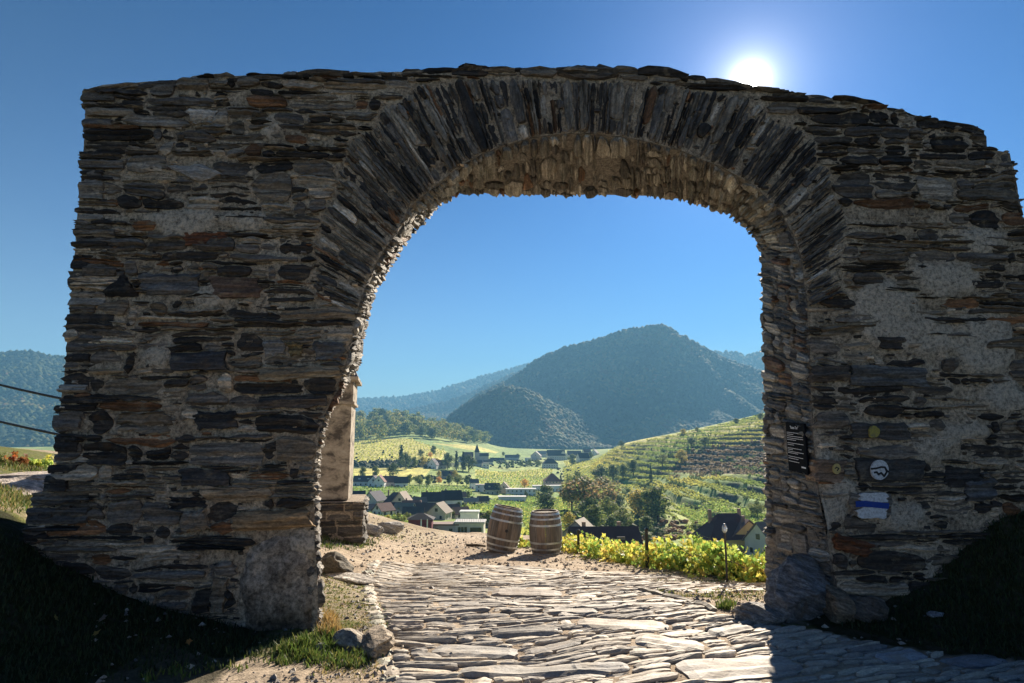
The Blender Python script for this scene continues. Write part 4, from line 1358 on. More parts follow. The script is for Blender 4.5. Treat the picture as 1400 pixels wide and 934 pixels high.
# trees of the terraces
G = 'trees standing among the terraces'
for k, px, py, h, w, lb in [
    ('dark', 822, 659, 20, 2.0, 'dark wide thicket at the foot of the yellow slope'), ('dark', 838, 658, 22, 1.2, 'dark upright tree beside the wide thicket'), ('dark', 852, 655, 20, 1.0, 'dark narrow tree right of the upright one'), ('dark', 866, 650, 20, 1.3, 'dark clump below the terrace edge'),
    ('pale', 906, 638, 18, 1.5, 'pale grey green tree on the upper terrace'), ('gold', 932, 636, 20, 1.3, 'golden tree on the upper terrace'), ('dark', 945, 612, 12, 1.8, 'dark bush on the terrace below the crest'), ('dark', 965, 610, 12, 1.8, 'dark bush right of its twin on the terrace'),
    ('green', 1040, 574, 9, 1.6, 'bush on the crest by the right pier'), ('green', 1006, 580, 8, 1.6, 'small bush on the crest of the terraces'), ('gold', 934, 595, 8, 1.5, 'small yellow bush on the skyline of the terraces'), ('green', 953, 590, 6, 1.5, 'tiny bush on the skyline of the terraces'),
    ('conifer', 890, 660, 22, .7, 'slim dark conifer standing on the terrace wall'), ('dark', 850, 612, 9, 1.4, 'dark tree where the terraces end at the village'), ('green_b', 1036, 708, 22, 1.2, 'green tree above the purple roof'), ('green', 950, 729, 12, 1.2, 'small round bush left of the purple roof'),
    ('dark', 898, 738, 16, 2.0, 'dome shaped dark bush behind the vines'), ('bush', 925, 735, 9, 1.5, 'low grey bush on the dry knoll'), ('bush_brown', 912, 728, 8, 2.0, 'brown scrub on the dry knoll')]:
    tree_px(k, px, py, h, lb, G, w)
# garden trees in the village
G = 'trees in the village gardens'
vt = [('conifer', 548, 640, 24, 'tall dark conifer beside the white gabled house'), ('dark', 555, 642, 18, 'dark tree leaning on the tall conifer'), ('green', 567, 640, 12, 'small green tree right of the conifer'), ('gold', 578, 638, 11, 'yellow tree left of the white gabled house'),
      ('gold', 597, 638, 9, 'yellow tree right of the white gabled house'), ('orange', 588, 627, 7, 'orange tree behind the white gabled house'), ('dark', 575, 626, 9, 'dark garden tree above the yellow ones'), ('green', 592, 622, 10, 'green tree up in the field'), ('dark', 612, 642, 18, 'dark pointed tree below the church'),
      ('conifer', 624, 643, 20, 'dark conifer in the clump left of the church'), ('conifer', 633, 644, 20, 'second conifer in the clump by the church'), ('dark', 641, 645, 18, 'dark tree at the right of the church clump'), ('green', 495, 655, 13, 'round green tree in front of the left yellow field'),
      ('green', 514, 654, 13, 'green tree standing over the long dark roofs'), ('dark', 537, 655, 17, 'broad dark tree over the right end of the long roofs'), ('gold', 600, 655, 9, 'yellow tree under the white gabled house'), ('orange', 600, 662, 8, 'orange tree in the garden belt'),
      ('green', 560, 662, 10, 'green tree at the left of the garden belt'), ('green_b', 573, 664, 11, 'light green tree in the garden belt'), ('green', 586, 665, 12, 'dense green tree in the garden belt'), ('dark', 614, 664, 12, 'dark tree in the garden belt'), ('green_b', 625, 664, 12, 'olive tree in the garden belt'),
      ('gold', 622, 655, 9, 'yellow tree above the garden belt'), ('green', 638, 664, 11, 'green tree at the right end of the garden belt'), ('orange', 717, 669, 11, 'bright orange tree behind the long white winery'), ('conifer', 767, 660, 9, 'small dark conifer right of the pyramid roof'), ('conifer', 776, 660, 9, 'second small conifer right of the pyramid roof'),
      ('dark', 719, 683, 8, 'round dark tree before the winery'), ('dark', 680, 676, 11, 'dark tree in front of the cream house'), ('green', 782, 636, 12, 'green tree between the far houses and the slope'), ('dark', 708, 628, 6, 'small dark tree in the far field'), ('dark', 688, 624, 5, 'tiny dark tree in the far field'),
      ('green', 808, 628, 8, 'green tree by the dark far house'), ('conifer', 653, 628, 12, 'slim conifer near the church tower'), ('green', 700, 638, 7, 'green tree in the middle orchard'), ('dark', 712, 639, 7, 'dark tree in the middle orchard'), ('green', 724, 638, 8, 'broad tree in the middle orchard'),
      ('green_b', 736, 638, 7, 'pale tree in the middle orchard'), ('gold', 657, 716, 10, 'yellow bush beside the black roof near the barrels'), ('green_b', 668, 722, 18, 'green tree hidden partly behind the leaning barrel'), ('green', 618, 709, 10, 'green bush right of the wooden gable'), ('gold', 588, 708, 8, 'yellow bush by the wooden gable'),
      ('green_b', 545, 722, 15, 'light green bush at the right of the near vineyard'), ('gold', 530, 722, 13, 'yellow green bush in the near vineyard'), ('green_b', 515, 722, 12, 'bushy vine clump in the near vineyard'), ('dark', 565, 690, 7, 'dark bush between two roofs'), ('green_b', 572, 706, 9, 'light green tree between the black roofs and the grey shed'), ('green', 545, 705, 9, 'green tree right of the dark outbuilding'), ('gold', 606, 696, 8, 'yellowish tree before the huge black roof'),
      ('green', 520, 698, 8, 'green tree between the grey house and the beige one'), ('green_b', 636, 703, 11, 'light tree above the modern grey house'), ('dark', 627, 698, 9, 'dark tree right of the bluish gabled house'), ('green_b', 556, 712, 9, 'leafy tree just left of the dark red barn'), ('green', 640, 682, 8, 'green tree left of the parked cars'), ('gold', 527, 694, 7, 'yellow bush in front of the pale roofed house')]
for k, px, py, h, lb in vt: tree_px(k, px, py, h * 1.25, lb, G, random.uniform(.95, 1.3) if k != 'conifer' else .9)
# wood on the low hill
rt = random.Random(4)
G = 'trees of the wood on the low hill'
n = 0
WOOD = []
for i in range(500):
    px = rt.uniform(455, 668)
    base = interp([455, 480, 520, 560, 590, 620, 650, 670], [601, 600, 598, 597, 600, 604, 607, 609], px)
    crest = interp([455, 480, 520, 545, 560, 600, 640, 670], [566, 566, 572, 577, 580, 584, 600, 607], px)
    py = base - (base - crest) * (i % 10) / 9.5 + rt.uniform(-1, 1)
    if n >= 150: break
    if any(abs(px - a) < 3.8 and abs(py - b) < 2.2 for a, b in WOOD): continue
    WOOD.append((px, py)); n += 1
    key = rt.choice(['wood', 'wood_b', 'wood', 'dark'])
    where = (' in the front row' if i % 10 < 3 else ' halfway up' if i % 10 < 7 else ' on the crest') + (' at the left end' if px < 520 else ' in the middle' if px < 600 else ' at the right end')
    lb = {'wood': 'green tree of the low hill wood', 'wood_b': 'yellowing tree of the low hill wood', 'dark': 'dark tree of the low hill wood'}[key] + where
    tree_px(key, px, py, rt.uniform(13, 20), lb, G, 1.2, parts=False)
for px in (604,): tree_px('brown', 604, 592, 17, 'russet tree rising highest in the wood on the low hill', G, 1.1, parts=False)
for px, h in ((486, 30), (497, 26), (523, 26)): tree_px('wood', px, 603, h, {486: 'tall rounded tree at the left front of the wood', 497: 'second tall tree at the front edge of the wood', 523: 'tall pale pointed tree at the front edge of the wood'}[px], G, .9, parts=False)

# ------------------------------------------------------------------ vine rows in the distance
def vine_row_stuff():
    P, R, C = [], [], []
    rg = np.random.default_rng(8)
    # along the treads of the terraces
    for u in np.linspace(.12, .52, 420):  # one line of sight along the slope at a time
        Ys = np.arange(215, 780, .9); X = Ys * u + rg.normal(0, .25, len(Ys))
        dark_patch = poly_mask([(935, 622), (990, 612), (1070, 600), (1080, 655), (915, 655)], X, Ys)
        z = tz_raw(X, Ys); k = kfun(X, Ys, z)
        fr = k - np.floor(k)
        prev = np.roll(fr, 1)
        for lev in (.12, .36, .58):
            hit = np.nonzero((fr >= lev) & (prev < lev))[0]
            for h in hit:
                if rg.random() < .14: continue
                P.append((X[h], Ys[h], float(tz(X[h], Ys[h])) + .5)); R.append(rg.uniform(.55, .95) * (1 + Ys[h] / 1500)); yel = vnoise(np.array([X[h]]), np.array([Ys[h]]), .02, 5)[0]
                c = np.array((.18, .27, .07)) * (1 - yel) + np.array((.52, .47, .12)) * yel
                if dark_patch[h]:
                    if rg.random() < .45: P.pop(); R.pop(); continue
                    c = np.array((.20, .16, .09))
                C.append(c * rg.uniform(.75, 1.2))
    # bushes grown along the terrace walls
    for u in np.linspace(.13, .52, 300):
        Ys = np.arange(215, 780, 1.2); X = Ys * u + rg.normal(0, .4, len(Ys)); k = kfun(X, Ys, tz_raw(X, Ys)); fr = k - np.floor(k)
        bn = vnoise(X * 1.0, Ys * 2.5, .03, 81)
        hit = np.nonzero((fr >= .74) & (np.roll(fr, 1) < .74) & (bn > .68))[0]
        for h in hit:
            P.append((X[h], Ys[h], float(tz(X[h], Ys[h])) + .6)); R.append(rg.uniform(.7, 1.5) * (1 + Ys[h] / 900)); C.append(np.array((.09, .12, .045)) * rg.uniform(.7, 1.6))
    # rows running away down the slope and across the fields
    def field(poly, ang, gap, dens, cols, r=.8):
        W = [thit(*p) for p in poly]
        pts = [(w.x, w.y) for w in W]
        cx = sum(p[0] for p in pts) / len(pts); cy = sum(p[1] for p in pts) / len(pts)
        d = np.array((cos(ang), sin(ang))); nrm = np.array((-sin(ang), cos(ang)))
        rad = max(sqrt((p[0] - cx) ** 2 + (p[1] - cy) ** 2) for p in pts)
        for k in range(int(-rad / gap), int(rad / gap) + 1):
            t = -rad
            while t < rad:
                q = np.array((cx, cy)) + nrm * k * gap + d * t
                if pip(pts, q[0], q[1]):
                    P.append((q[0], q[1], tzf(q[0], q[1]) + .45 * r)); R.append(r * rg.uniform(.7, 1.15)); C.append(np.array(cols[k % len(cols)]) * rg.uniform(.75, 1.2))
                t += dens * rg.uniform(.8, 1.2)
    Y1 = (.50, .50, .12); G1 = (.20, .32, .075); O1 = (.33, .38, .10)
    field([(688, 694), (712, 690), (722, 740), (690, 740)], radians(92), 3.0, 1.1, [Y1, O1], .75)
    field([(712, 700), (775, 668), (800, 672), (765, 735), (725, 740)], radians(58), 3.2, 1.2, [O1, G1, Y1], .75)
    field([(770, 640), (850, 632), (838, 655), (772, 668)], radians(72), 4.5, 1.7, [O1, Y1], 1.0)
    field([(470, 700), (565, 703), (560, 735), (470, 735)], radians(15), 2.6, 1.1, [O1, G1], .8)
    field([(600, 700), (695, 676), (745, 680), (715, 700), (650, 716)], radians(8), 3.4, 1.5, [G1, O1], .85)
    field([(470, 668), (640, 665), (650, 678), (470, 678)], radians(4), 5, 2.2, [G1, O1], .9)
    field([(770, 630), (850, 610), (868, 622), (775, 641)], radians(12), 7, 3, [Y1, O1], 1.2)
    field([(650, 643), (757, 641), (745, 666), (650, 667)], radians(3), 8, 3, [Y1, O1, G1], 1.2)
    field([(484, 604), (560, 600), (610, 615), (596, 632), (484, 633)], radians(3), 16, 5, [Y1, O1], 1.7)
    field([(925, 690), (1060, 700), (1060, 722), (945, 716)], radians(-28), 2.8, 1.1, [G1, O1], .8)
    P, R, C = np.array(P), np.array(R), np.array(C)
    nq = 6; n = len(P)
    ctr = np.repeat(P, nq, 0) + rg.normal(0, .45, (n * nq, 3)) * np.repeat(R, nq)[:, None] * np.array([1, 1, .8])
    a = rg.normal(0, 1, (n * nq, 3)); a /= np.linalg.norm(a, axis=1)[:, None]
    b = np.cross(a, rg.normal(0, 1, (n * nq, 3))); b /= np.linalg.norm(b, axis=1)[:, None]
    rr = (np.repeat(R, nq) * .62 * rg.uniform(.7, 1.2, n * nq))[:, None]
    V = np.stack([ctr - a * rr, ctr + b * rr * .8, ctr + a * rr, ctr - b * rr * .8], 1).reshape(-1, 3)
    CC = np.repeat(np.repeat(C, nq, 0) * rg.uniform(.75, 1.3, (n * nq, 1)), 4, 0)
    me = mesh_from('vine_rows', V, np.arange(len(V)).reshape(-1, 4), CC); me.materials.append(M['crown'])
    o = bpy.data.objects.new('vine_rows', me); COL.objects.link(o); tag(o, 'rows of vines planted over the fields and terraces', kind='stuff')
    # dark scrub lining terrace walls
    P, R, C = [], [], []
    for poly, nn, r, c in [([(470, 634), (600, 633), (600, 641), (470, 642)], 160, 2.2, DG), ([(560, 652), (650, 652), (650, 662), (560, 662)], 60, 1.6, MG), ([(935, 622), (1060, 600), (1070, 650), (960, 648)], 260, 1.3, BN),
                           ([(650, 627), (760, 627), (745, 638), (650, 638)], 160, 1.8, MG), ([(860, 742), (960, 732), (960, 718), (905, 706)], 140, .9, BN), ([(470, 611), (640, 640), (640, 643), (470, 640)], 40, 1.6, DG), ([(690, 600 + 22), (800, 640), (770, 668), (760, 640)], 30, 1.5, DG), ([(485, 684), (650, 680), (650, 708), (485, 708)], 150, 1.1, MG), ([(770, 700), (905, 690), (900, 740), (775, 740)], 260, 1.2, LG), ([(800, 690), (900, 690), (880, 735), (790, 735)], 120, 1.6, MG)]:
        W = [thit(*p) for p in poly]; pts = [(w.x, w.y) for w in W]
        x0, x1 = min(p[0] for p in pts), max(p[0] for p in pts); y0, y1 = min(p[1] for p in pts), max(p[1] for p in pts)
        k = 0; tr = 0
        while k < nn and tr < nn * 30:
            tr += 1
            x, y = rg.uniform(x0, x1), rg.uniform(y0, y1)
            if pip(pts, x, y): P.append((x, y, tzf(x, y) + .3)); R.append(r * rg.uniform(.5, 1.4)); C.append(np.array(c) * rg.uniform(.7, 1.4)); k += 1
    scatter_blobs('scrub', np.array(P), np.array(R), np.array(C), M['crown'], 'scrub and hedges between the fields', 6, zs=.9, lift=.3)
vine_row_stuff()

# ------------------------------------------------------------------ houses
WHITE = (.62, .62, .60); CREAM = (.52, .46, .32); GREY = (.38, .38, .38); YELW = (.55, .44, .18); PALE = (.5, .5, .52)
R_DARK = (.045, .045, .055); R_GREY = (.12, .12, .13); R_BRN = (.13, .075, .06); R_RED = (.20, .10, .085); R_PALE = (.30, .27, .24); R_PURP = (.075, .045, .055)
GLASS = make_plain('window_glass', (.02, .025, .03), .15, .6); M['glass'] = GLASS
def house(px, py, w, d, wh, rh, rot, wallc, roofc, label, kind='gable', chim=1, name='house', group='houses of the village in the valley', Y=None, wins=True):
    if px < 700: w, d, wh, rh = w * .78, d * .78, wh * .84, rh * .8
    wallc = tuple(min(.8, c * 1.3) for c in wallc)
    P = thit(px, py) if Y is None else Vector((at_depth(px, py, Y).x, Y, 0))
    P.z = min(tzf(P.x - w / 2, P.y), tzf(P.x + w / 2, P.y), tzf(P.x, P.y)) - .3
    t = empty(name, P, rot); tag(t, label, 'house' if name != 'church' else 'church', group)
    mb = MB()
    hw, hd = w / 2, d / 2
    if kind == 'flat':
        mb.box(-hw, hw, -hd, hd, -2, wh, wallc); mb.build('walls', M['paint'], t)
        r = MB(); r.box(-hw - .25, hw + .25, -hd - .25, hd + .25, wh + .003, wh + .35, roofc); r.build('roof', M['paint'], t)
    else:
        V = [(-hw, -hd, -2), (hw, -hd, -2), (hw, hd, -2), (-hw, hd, -2), (-hw, -hd, wh), (hw, -hd, wh), (hw, hd, wh), (-hw, hd, wh)]
        Fc = [(0, 1, 5, 4), (1, 2, 6, 5), (2, 3, 7, 6), (3, 0, 4, 7)]
        if kind == 'gable':
            V += [(-hw, 0, wh + rh * .97), (hw, 0, wh + rh * .97)]; Fc += [(5, 6, 9), (7, 4, 8)]
        mb.add(V, Fc, wallc); mb.build('walls', M['paint'], t)
        r = MB(); o = .45; th = .22; ez = wh - o * rh / hd
        if kind == 'gable':
            for s in (-1, 1):
                a = [(-hw - o, s * (hd + o), ez), (hw + o, s * (hd + o), ez), (hw + o, 0, wh + rh), (-hw - o, 0, wh + rh)]
                b = [(x, y, z + th) for x, y, z in a]
                f = [(0, 1, 2, 3), (4, 7, 6, 5), (0, 4, 5, 1), (1, 5, 6, 2), (3, 7, 4, 0)]
                r.add(a + b, f if s > 0 else [q[::-1] for q in f], roofc)
        else:
            k = max(0, hw - hd) * .9
            a = [(-hw - o, -hd - o, ez), (hw + o, -hd - o, ez), (hw + o, hd + o, ez), (-hw - o, hd + o, ez), (-k, 0, wh + rh), (k, 0, wh + rh)]
            r.add(a, [(0, 1, 5, 4), (1, 2, 5), (2, 3, 4, 5), (3, 0, 4), (3, 2, 1, 0)], roofc)
        ro = r.build('roof', M['paint'], t)
        if kind == 'gable' and w > 10 and chim:
            for i in range(2):
                c = MB(); x = (-.22 + .44 * i) * w; c.box(x - .7, x + .7, -hd * .72, -hd * .2, wh + rh * .15, wh + rh * .55, wallc); dm = c.build('dormer', M['paint'], ro)
        for i in range(chim):
            c = MB(); x = (-.3 + .55 * i) * w; c.box(x - .3, x + .3, .35, .95, wh + rh * .5, wh + rh + .9, (.3, .2, .17)); c.build('chimney', M['paint'], ro)
    if wins:
        nw = max(2, int(w / 3)); fl = max(1, int(wh / 2.7))
        for f in range(fl):
            for i in range(nw):
                x = -hw + w * (i + .5) / nw; z = .9 + f * 2.7
                m = MB(); m.box(x - .55, x + .55, -hd - .05, -hd + .02, z - .08, z + 1.3, (.6, .6, .58)); wf = m.build('window', M['paint'], t)
                g = MB(); g.box(x - .42, x + .42, -hd - .07, -hd - .04, z + .05, z + 1.18, (0, 0, 0)); g.build('pane', M['glass'], wf)
        for s in (-1, 1):
            if kind != 'flat':
                for yy in (-hd * .5, hd * .5):
                    m = MB(); m.box(s * (hw + .035) - .035, s * (hw + .035) + .035, yy - .5, yy + .5, .9, 2.2, (.6, .6, .58)); wf = m.build('window', M['paint'], t)
                    g = MB(); g.box(s * (hw + .08) - .02, s * (hw + .08) + .02, yy - .38, yy + .38, 1.02, 2.08, (0, 0, 0)); g.build('pane', M['glass'], wf)
            if kind == 'gable':
                m = MB(); m.box(s * hw - .05, s * hw + .05, -.5, .5, wh + .3, wh + 1.4, (.05, .05, .06)); m.build('window', M['glass'], t)
    return t
H = house
H(997, 756, 13.2, 8, 4.2, 4.6, .22, YELW, R_PURP, 'yellow farmhouse with a steep purple brown roof behind the vines', 'hip', 2)
H(1016, 756, 6, 9, 4.0, 3.6, 1.75, YELW, (.16, .10, .10), 'yellow wing with a lighter mauve roof joined right of the steep purple roof', 'gable', 1)
H(1058, 760, 9, 7, 3.6, 3.6, .5, GREY, (.17, .13, .14), 'mauve roofed house half hidden by the right pier', 'gable', 0)
H(826, 757, 11, 7, 2.6, 2.6, .05, (.12, .10, .09), (.085, .05, .055), 'low house with a long dark red brown roof behind the left vines', 'gable', 2)
H(793, 752, 5, 6, 3.0, 2.6, 1.2, GREY, (.32, .29, .25), 'small house with a pale stone gable roof right of the upright barrel', 'gable', 0)
bn = H(575, 733, 6.4, 5, 5.0, 1.2, .03, (.13, .035, .045), R_DARK, 'dark red barn with two white posts on the brow', 'hip', 0, wins=False)
for x in (.3, 1.6):
    m = MB(); m.box(x - .12, x + .12, -2.25, -1.9, -1, 4.1, (.8, .8, .8)); m.build('post', M['paint'], bn)
H(608, 732, 8.0, 5, 3.2, .6, -.03, (.40, .38, .36), (.25, .19, .17), 'long grey shed with a flat brown roof beside the red barn', 'flat', 0)
md = H(643, 733, 8.0, 6, 4.0, .5, -.04, (.46, .44, .40), (.42, .42, .42), 'modern grey flat roofed house just left of the leaning barrel', 'flat', 0, wins=False)
m = MB(); m.box(.2, 2.7, -2.42, -2.3, 1.3, 2.5, (0, 0, 0)); m.build('window_band', M['glass'], md)
for x in (-2.2, -1.5, -.8):
    m = MB(); m.box(x - .28, x + .28, -2.42, -2.3, 1.2, 2.6, (0, 0, 0)); m.build('window', M['glass'], md)
m = MB()
for x in np.linspace(-3.0, 3.0, 13): m.box(x - .03, x + .03, -2.6, -2.55, 3.75, 4.5, (.6, .6, .6))
m.box(-3.05, 3.05, -2.61, -2.54, 4.5, 4.56, (.6, .6, .6)); m.build('railing', M['paint'], md)['kind'] = 'stuff'
H(642, 728, 5.5, 4, 6.2, .5, -.04, (.55, .57, .58), (.50, .52, .54), 'upper storey block with terrace behind the modern grey house', 'flat', 0)
H(658, 721, 7, 6, 3.2, 2.4, .1, R_DARK, R_DARK, 'black roofed hut behind the modern grey house', 'gable', 0)
H(486, 693, 9, 9, 4.2, 4.0, .3, (.35, .38, .42), R_DARK, 'dark blue roofed house cut off by the plastered pillar')
H(512, 694, 10, 9, 4.2, 4.2, 1.2, (.42, .40, .38), (.10, .10, .12), 'grey house with a steep dark roof right of the pillar')
H(540, 696, 12, 9, 4.0, 4.6, .1, (.5, .45, .36), (.08, .08, .10), 'beige house with a dark hipped roof and wide front', 'hip')
H(550, 697, 7, 8, 4.4, 4.6, 1.3, (.48, .42, .33), (.36, .30, .25), 'beige wing with a pale striped roof beside the dark hipped roof', 'gable', 0)
H(506, 702, 11, 6, 2.6, 1.6, 0, (.3, .32, .36), (.10, .11, .13), 'row of low grey sheds under the grey house', 'gable', 0)
H(533, 703, 9, 6, 3.0, 2.2, .2, (.45, .42, .4), R_DARK, 'small dark roofed outbuilding in front of the beige house', 'gable', 0)
H(562, 700, 8, 7, 3.4, 2.2, .2, (.4, .38, .34), (.20, .12, .10), 'brown roofed small house between the beige wing and the black roofs')
H(553, 705, 8, 6, 3.0, 2.6, -.2, (.25, .3, .3), (.13, .17, .16), 'house with a green grey roof below the beige wing', 'gable', 0)
H(592, 693, 12.5, 9, 4.2, 4.2, .1, (.6, .6, .58), (.05, .05, .06), 'large white house with a huge black roof')
H(617, 693, 11, 10, 5.0, 4.6, .25, (.60, .66, .72), (.04, .04, .05), 'bluish white gabled house joined to the huge black roof')
H(583, 706, 10, 7, 3.2, 3.0, -.1, (.3, .3, .3), (.10, .09, .09), 'low house with a broad black roof in front of the large white one')
H(601, 710, 9, 8, 3.6, 3.6, 1.35, (.42, .38, .32), (.22, .19, .16), 'house with a wooden gable facing the camera above the grey shed', 'gable', 0)
H(615, 706, 8, 7, 3.0, 2.6, .4, (.35, .33, .32), (.07, .065, .07), 'small dark roof right of the wooden gable', 'gable', 0)
H(524, 706, 7, 6, 3.0, 2.6, .9, (.55, .54, .5), (.16, .10, .09), 'tiny white walled house with a red brown roof in front of the pillar side houses', chim=0)
H(573, 695, 7, 6, 3.2, 2.8, .3, (.6, .58, .55), (.13, .13, .14), 'narrow pale house with a slate grey roof left of the huge black roof', chim=0)
H(629, 684, 8, 7, 3.4, 2.8, .2, (.62, .6, .56), (.24, .14, .11), 'small white house with a terracotta roof above the bluish gabled house', chim=0)
H(644, 690, 9, 6, 2.8, 1.8, .1, (.45, .43, .4), (.3, .28, .26), 'low pale roofed garage beside the parked cars', chim=0)
H(565, 709, 8, 6, 2.8, 2.2, .1, (.4, .38, .36), (.09, .085, .09), 'low dark cottage over the dark red barn', chim=0)
H(629, 709, 7, 6, 2.8, 2.4, .5, (.55, .5, .42), (.20, .13, .11), 'little beige cottage with a brown roof above the flat grey house', chim=0)
H(660, 690, 7, 6, 3.2, 2.6, .3, (.6, .58, .5), (.12, .10, .10), 'cream cottage right of the pale roofed garage', chim=0)
H(498, 664, 17, 9, 4.4, 4, .03, (.45, .45, .47), (.08, .07, .085), 'long dark roofed house at the left end of the upper row')
H(512, 665, 9, 9, 4.4, 4.4, 1.5, (.6, .6, .62), (.09, .08, .09), 'dark roofed house with white gable in the upper row', 'gable')
H(519, 666, 9, 9, 4.8, 5.0, 1.57, (.72, .72, .7), R_RED, 'bright white gable of the upper row with a red brown roof', 'gable', 0)
H(532, 665, 11, 9, 4.4, 4.4, .1, (.5, .42, .4), (.11, .07, .075), 'brown roofed house right of the bright white gable')
H(548, 666, 11, 9, 4.4, 4.4, .25, (.62, .64, .66), (.06, .055, .07), 'dark roofed white house closing the upper row', 'gable')
H(592, 640, 17, 13, 5, 8, 1.45, (.62, .64, .62), (.08, .07, .09), 'white gabled house alone among yellow trees')
H(604, 640, 13, 11, 5, 6, .1, (.4, .36, .34), (.10, .07, .08), 'dark roofed house behind the yellow trees')
H(609, 655, 9, 8, 4.4, 4.4, .5, (.35, .33, .33), (.05, .055, .08), 'dark blue roofed house in the garden belt')
H(618, 653, 8, 8, 4, 3.4, 0, (.5, .4, .38), (.20, .10, .09), 'reddish roofed house in the garden belt')
H(648, 668, 8, 9, 6.2, 3, .2, (.6, .62, .64), R_GREY, 'pale house with a glassy roof above the flat grey one')
H(658, 672, 11, 10, 6.6, .5, .1, (.50, .53, .56), (.30, .28, .27), 'tall pale grey cube house', 'flat')
H(673, 675, 13, 9, 5, 5, .1, (.50, .46, .34), (.045, .045, .055), 'cream house with a dark roof beside the winery')
H(689, 674, 9, 11, 5, 5.6, 1.5, (.46, .42, .31), (.24, .19, .16), 'cream gabled house with a brown roof beside the winery', 'gable', 0)
H(712, 677, 22, 9, 5.4, .5, .04, (.62, .64, .66), (.48, .50, .52), 'long white flat roofed winery hall', 'flat')
H(748, 671, 24, 9, 4.6, .5, .06, (.60, .62, .64), (.50, .50, .50), 'white winery wing with terrace right of the hall', 'flat')
H(700, 686, 17, 7, 4.0, .5, .02, (.70, .72, .74), (.6, .6, .6), 'bright white low annex in front of the winery', 'flat')
H(755, 665, 15, 13, 5.4, 6.4, .1, (.50, .36, .31), (.26, .13, .10), 'pink house with a red pyramid roof beside two conifers', 'hip', 0)
G = 'houses of the far village'
for px, py, w, d, wh, rh, rot, wc, rc, lb, kd in [
    (640, 628, 17, 14, 6, 7, .1, (.5, .42, .38), (.11, .07, .07), 'brown roofed far house left of the church', 'gable'), (634, 632, 15, 12, 5, 5, .4, (.45, .45, .45), (.09, .09, .1), 'grey far house below the church', 'gable'),
    (650, 637, 20, 12, 6, 4, 0, GREY, (.13, .13, .14), 'long grey house under the church', 'gable'), (667, 634, 16, 12, 5, 4, .2, WHITE, (.14, .14, .15), 'white far house right of the church', 'gable'),
    (664, 640, 10, 10, 8, 3, .1, (.66, .66, .64), (.2, .2, .2), 'small bright white house by the orchard', 'flat'), (680, 631, 26, 10, 5, 4, .02, (.45, .45, .45), (.11, .11, .12), 'long low grey row in the far village', 'gable'),
    (700, 629, 22, 10, 5, 4, 0, (.5, .5, .5), (.16, .15, .16), 'pale roofed row in the middle of the far village', 'gable'), (722, 631, 10, 9, 6, 2, 0, (.72, .72, .7), (.4, .4, .4), 'tiny white cube in the far village', 'flat'),
    (733, 628, 18, 16, 7, 7, 1.4, (.52, .46, .44), (.24, .22, .22), 'pale pink gabled house at the left of the big dark roofs', 'gable'), (742, 625, 18, 14, 6, 6, .1, (.5, .5, .5), (.34, .33, .33), 'pale roofed house behind the pink gable', 'gable'),
    (760, 629, 30, 16, 8, 9, .05, (.55, .52, .46), (.045, .045, .055), 'big dark roofed hall of the far village', 'gable'), (770, 629, 14, 14, 8, 8, 1.5, (.6, .58, .52), (.06, .06, .07), 'white gabled end beside the big dark hall', 'gable'),
    (785, 626, 24, 14, 7, 7, .05, (.5, .5, .5), (.12, .10, .10), 'brown roofed hall right of the white gabled end', 'gable'), (752, 640, 20, 13, 7, 6, .1, (.5, .52, .54), (.07, .07, .075), 'grey white house with dark mansard below the hall', 'hip'),
    (797, 631, 16, 14, 7, 7, .3, (.5, .5, .52), (.03, .032, .045), 'navy dark house at the right of the far village', 'gable'), (802, 622, 14, 12, 6, 6, .3, (.5, .48, .46), (.13, .08, .08), 'small brown roof behind the navy dark house', 'gable'),
    (813, 623, 14, 12, 6, 6, 1.2, (.6, .58, .55), (.26, .25, .25), 'pale gable at the right end of the far village', 'gable')]:
    H(px, py, w, d, wh, rh, rot, wc, rc, lb, kd, 0, group=G)
# church with its pointed spire
P = thit(652, 631)
ch = empty('church', P, .1); tag(ch, 'small church with a dark pointed spire in the far village', 'church')
m = MB(); m.box(-3, 3, -3, 3, -2, 12, (.45, .45, .45)); m.build('tower', M['paint'], ch)
m = MB(); m.add([(-3.5, -3.5, 12.01), (3.5, -3.5, 12.01), (3.5, 3.5, 12.01), (-3.5, 3.5, 12.01), (0, 0, 23)], [(0, 1, 4), (1, 2, 4), (2, 3, 4), (3, 0, 4), (3, 2, 1, 0)], (.03, .035, .05)); m.build('spire', M['paint'], ch)
m = MB(); m.box(3, 15, -4, 4, -2, 7, (.45, .45, .45)); m.add([(3, -4.6, 6.9), (15.5, -4.6, 6.9), (15.5, 4.6, 6.9), (3, 4.6, 6.9), (3, 0, 11), (15.5, 0, 11)], [(0, 1, 5, 4), (2, 3, 4, 5), (1, 2, 5), (3, 0, 4)], (.08, .08, .09)); m.build('nave', M['paint'], ch)
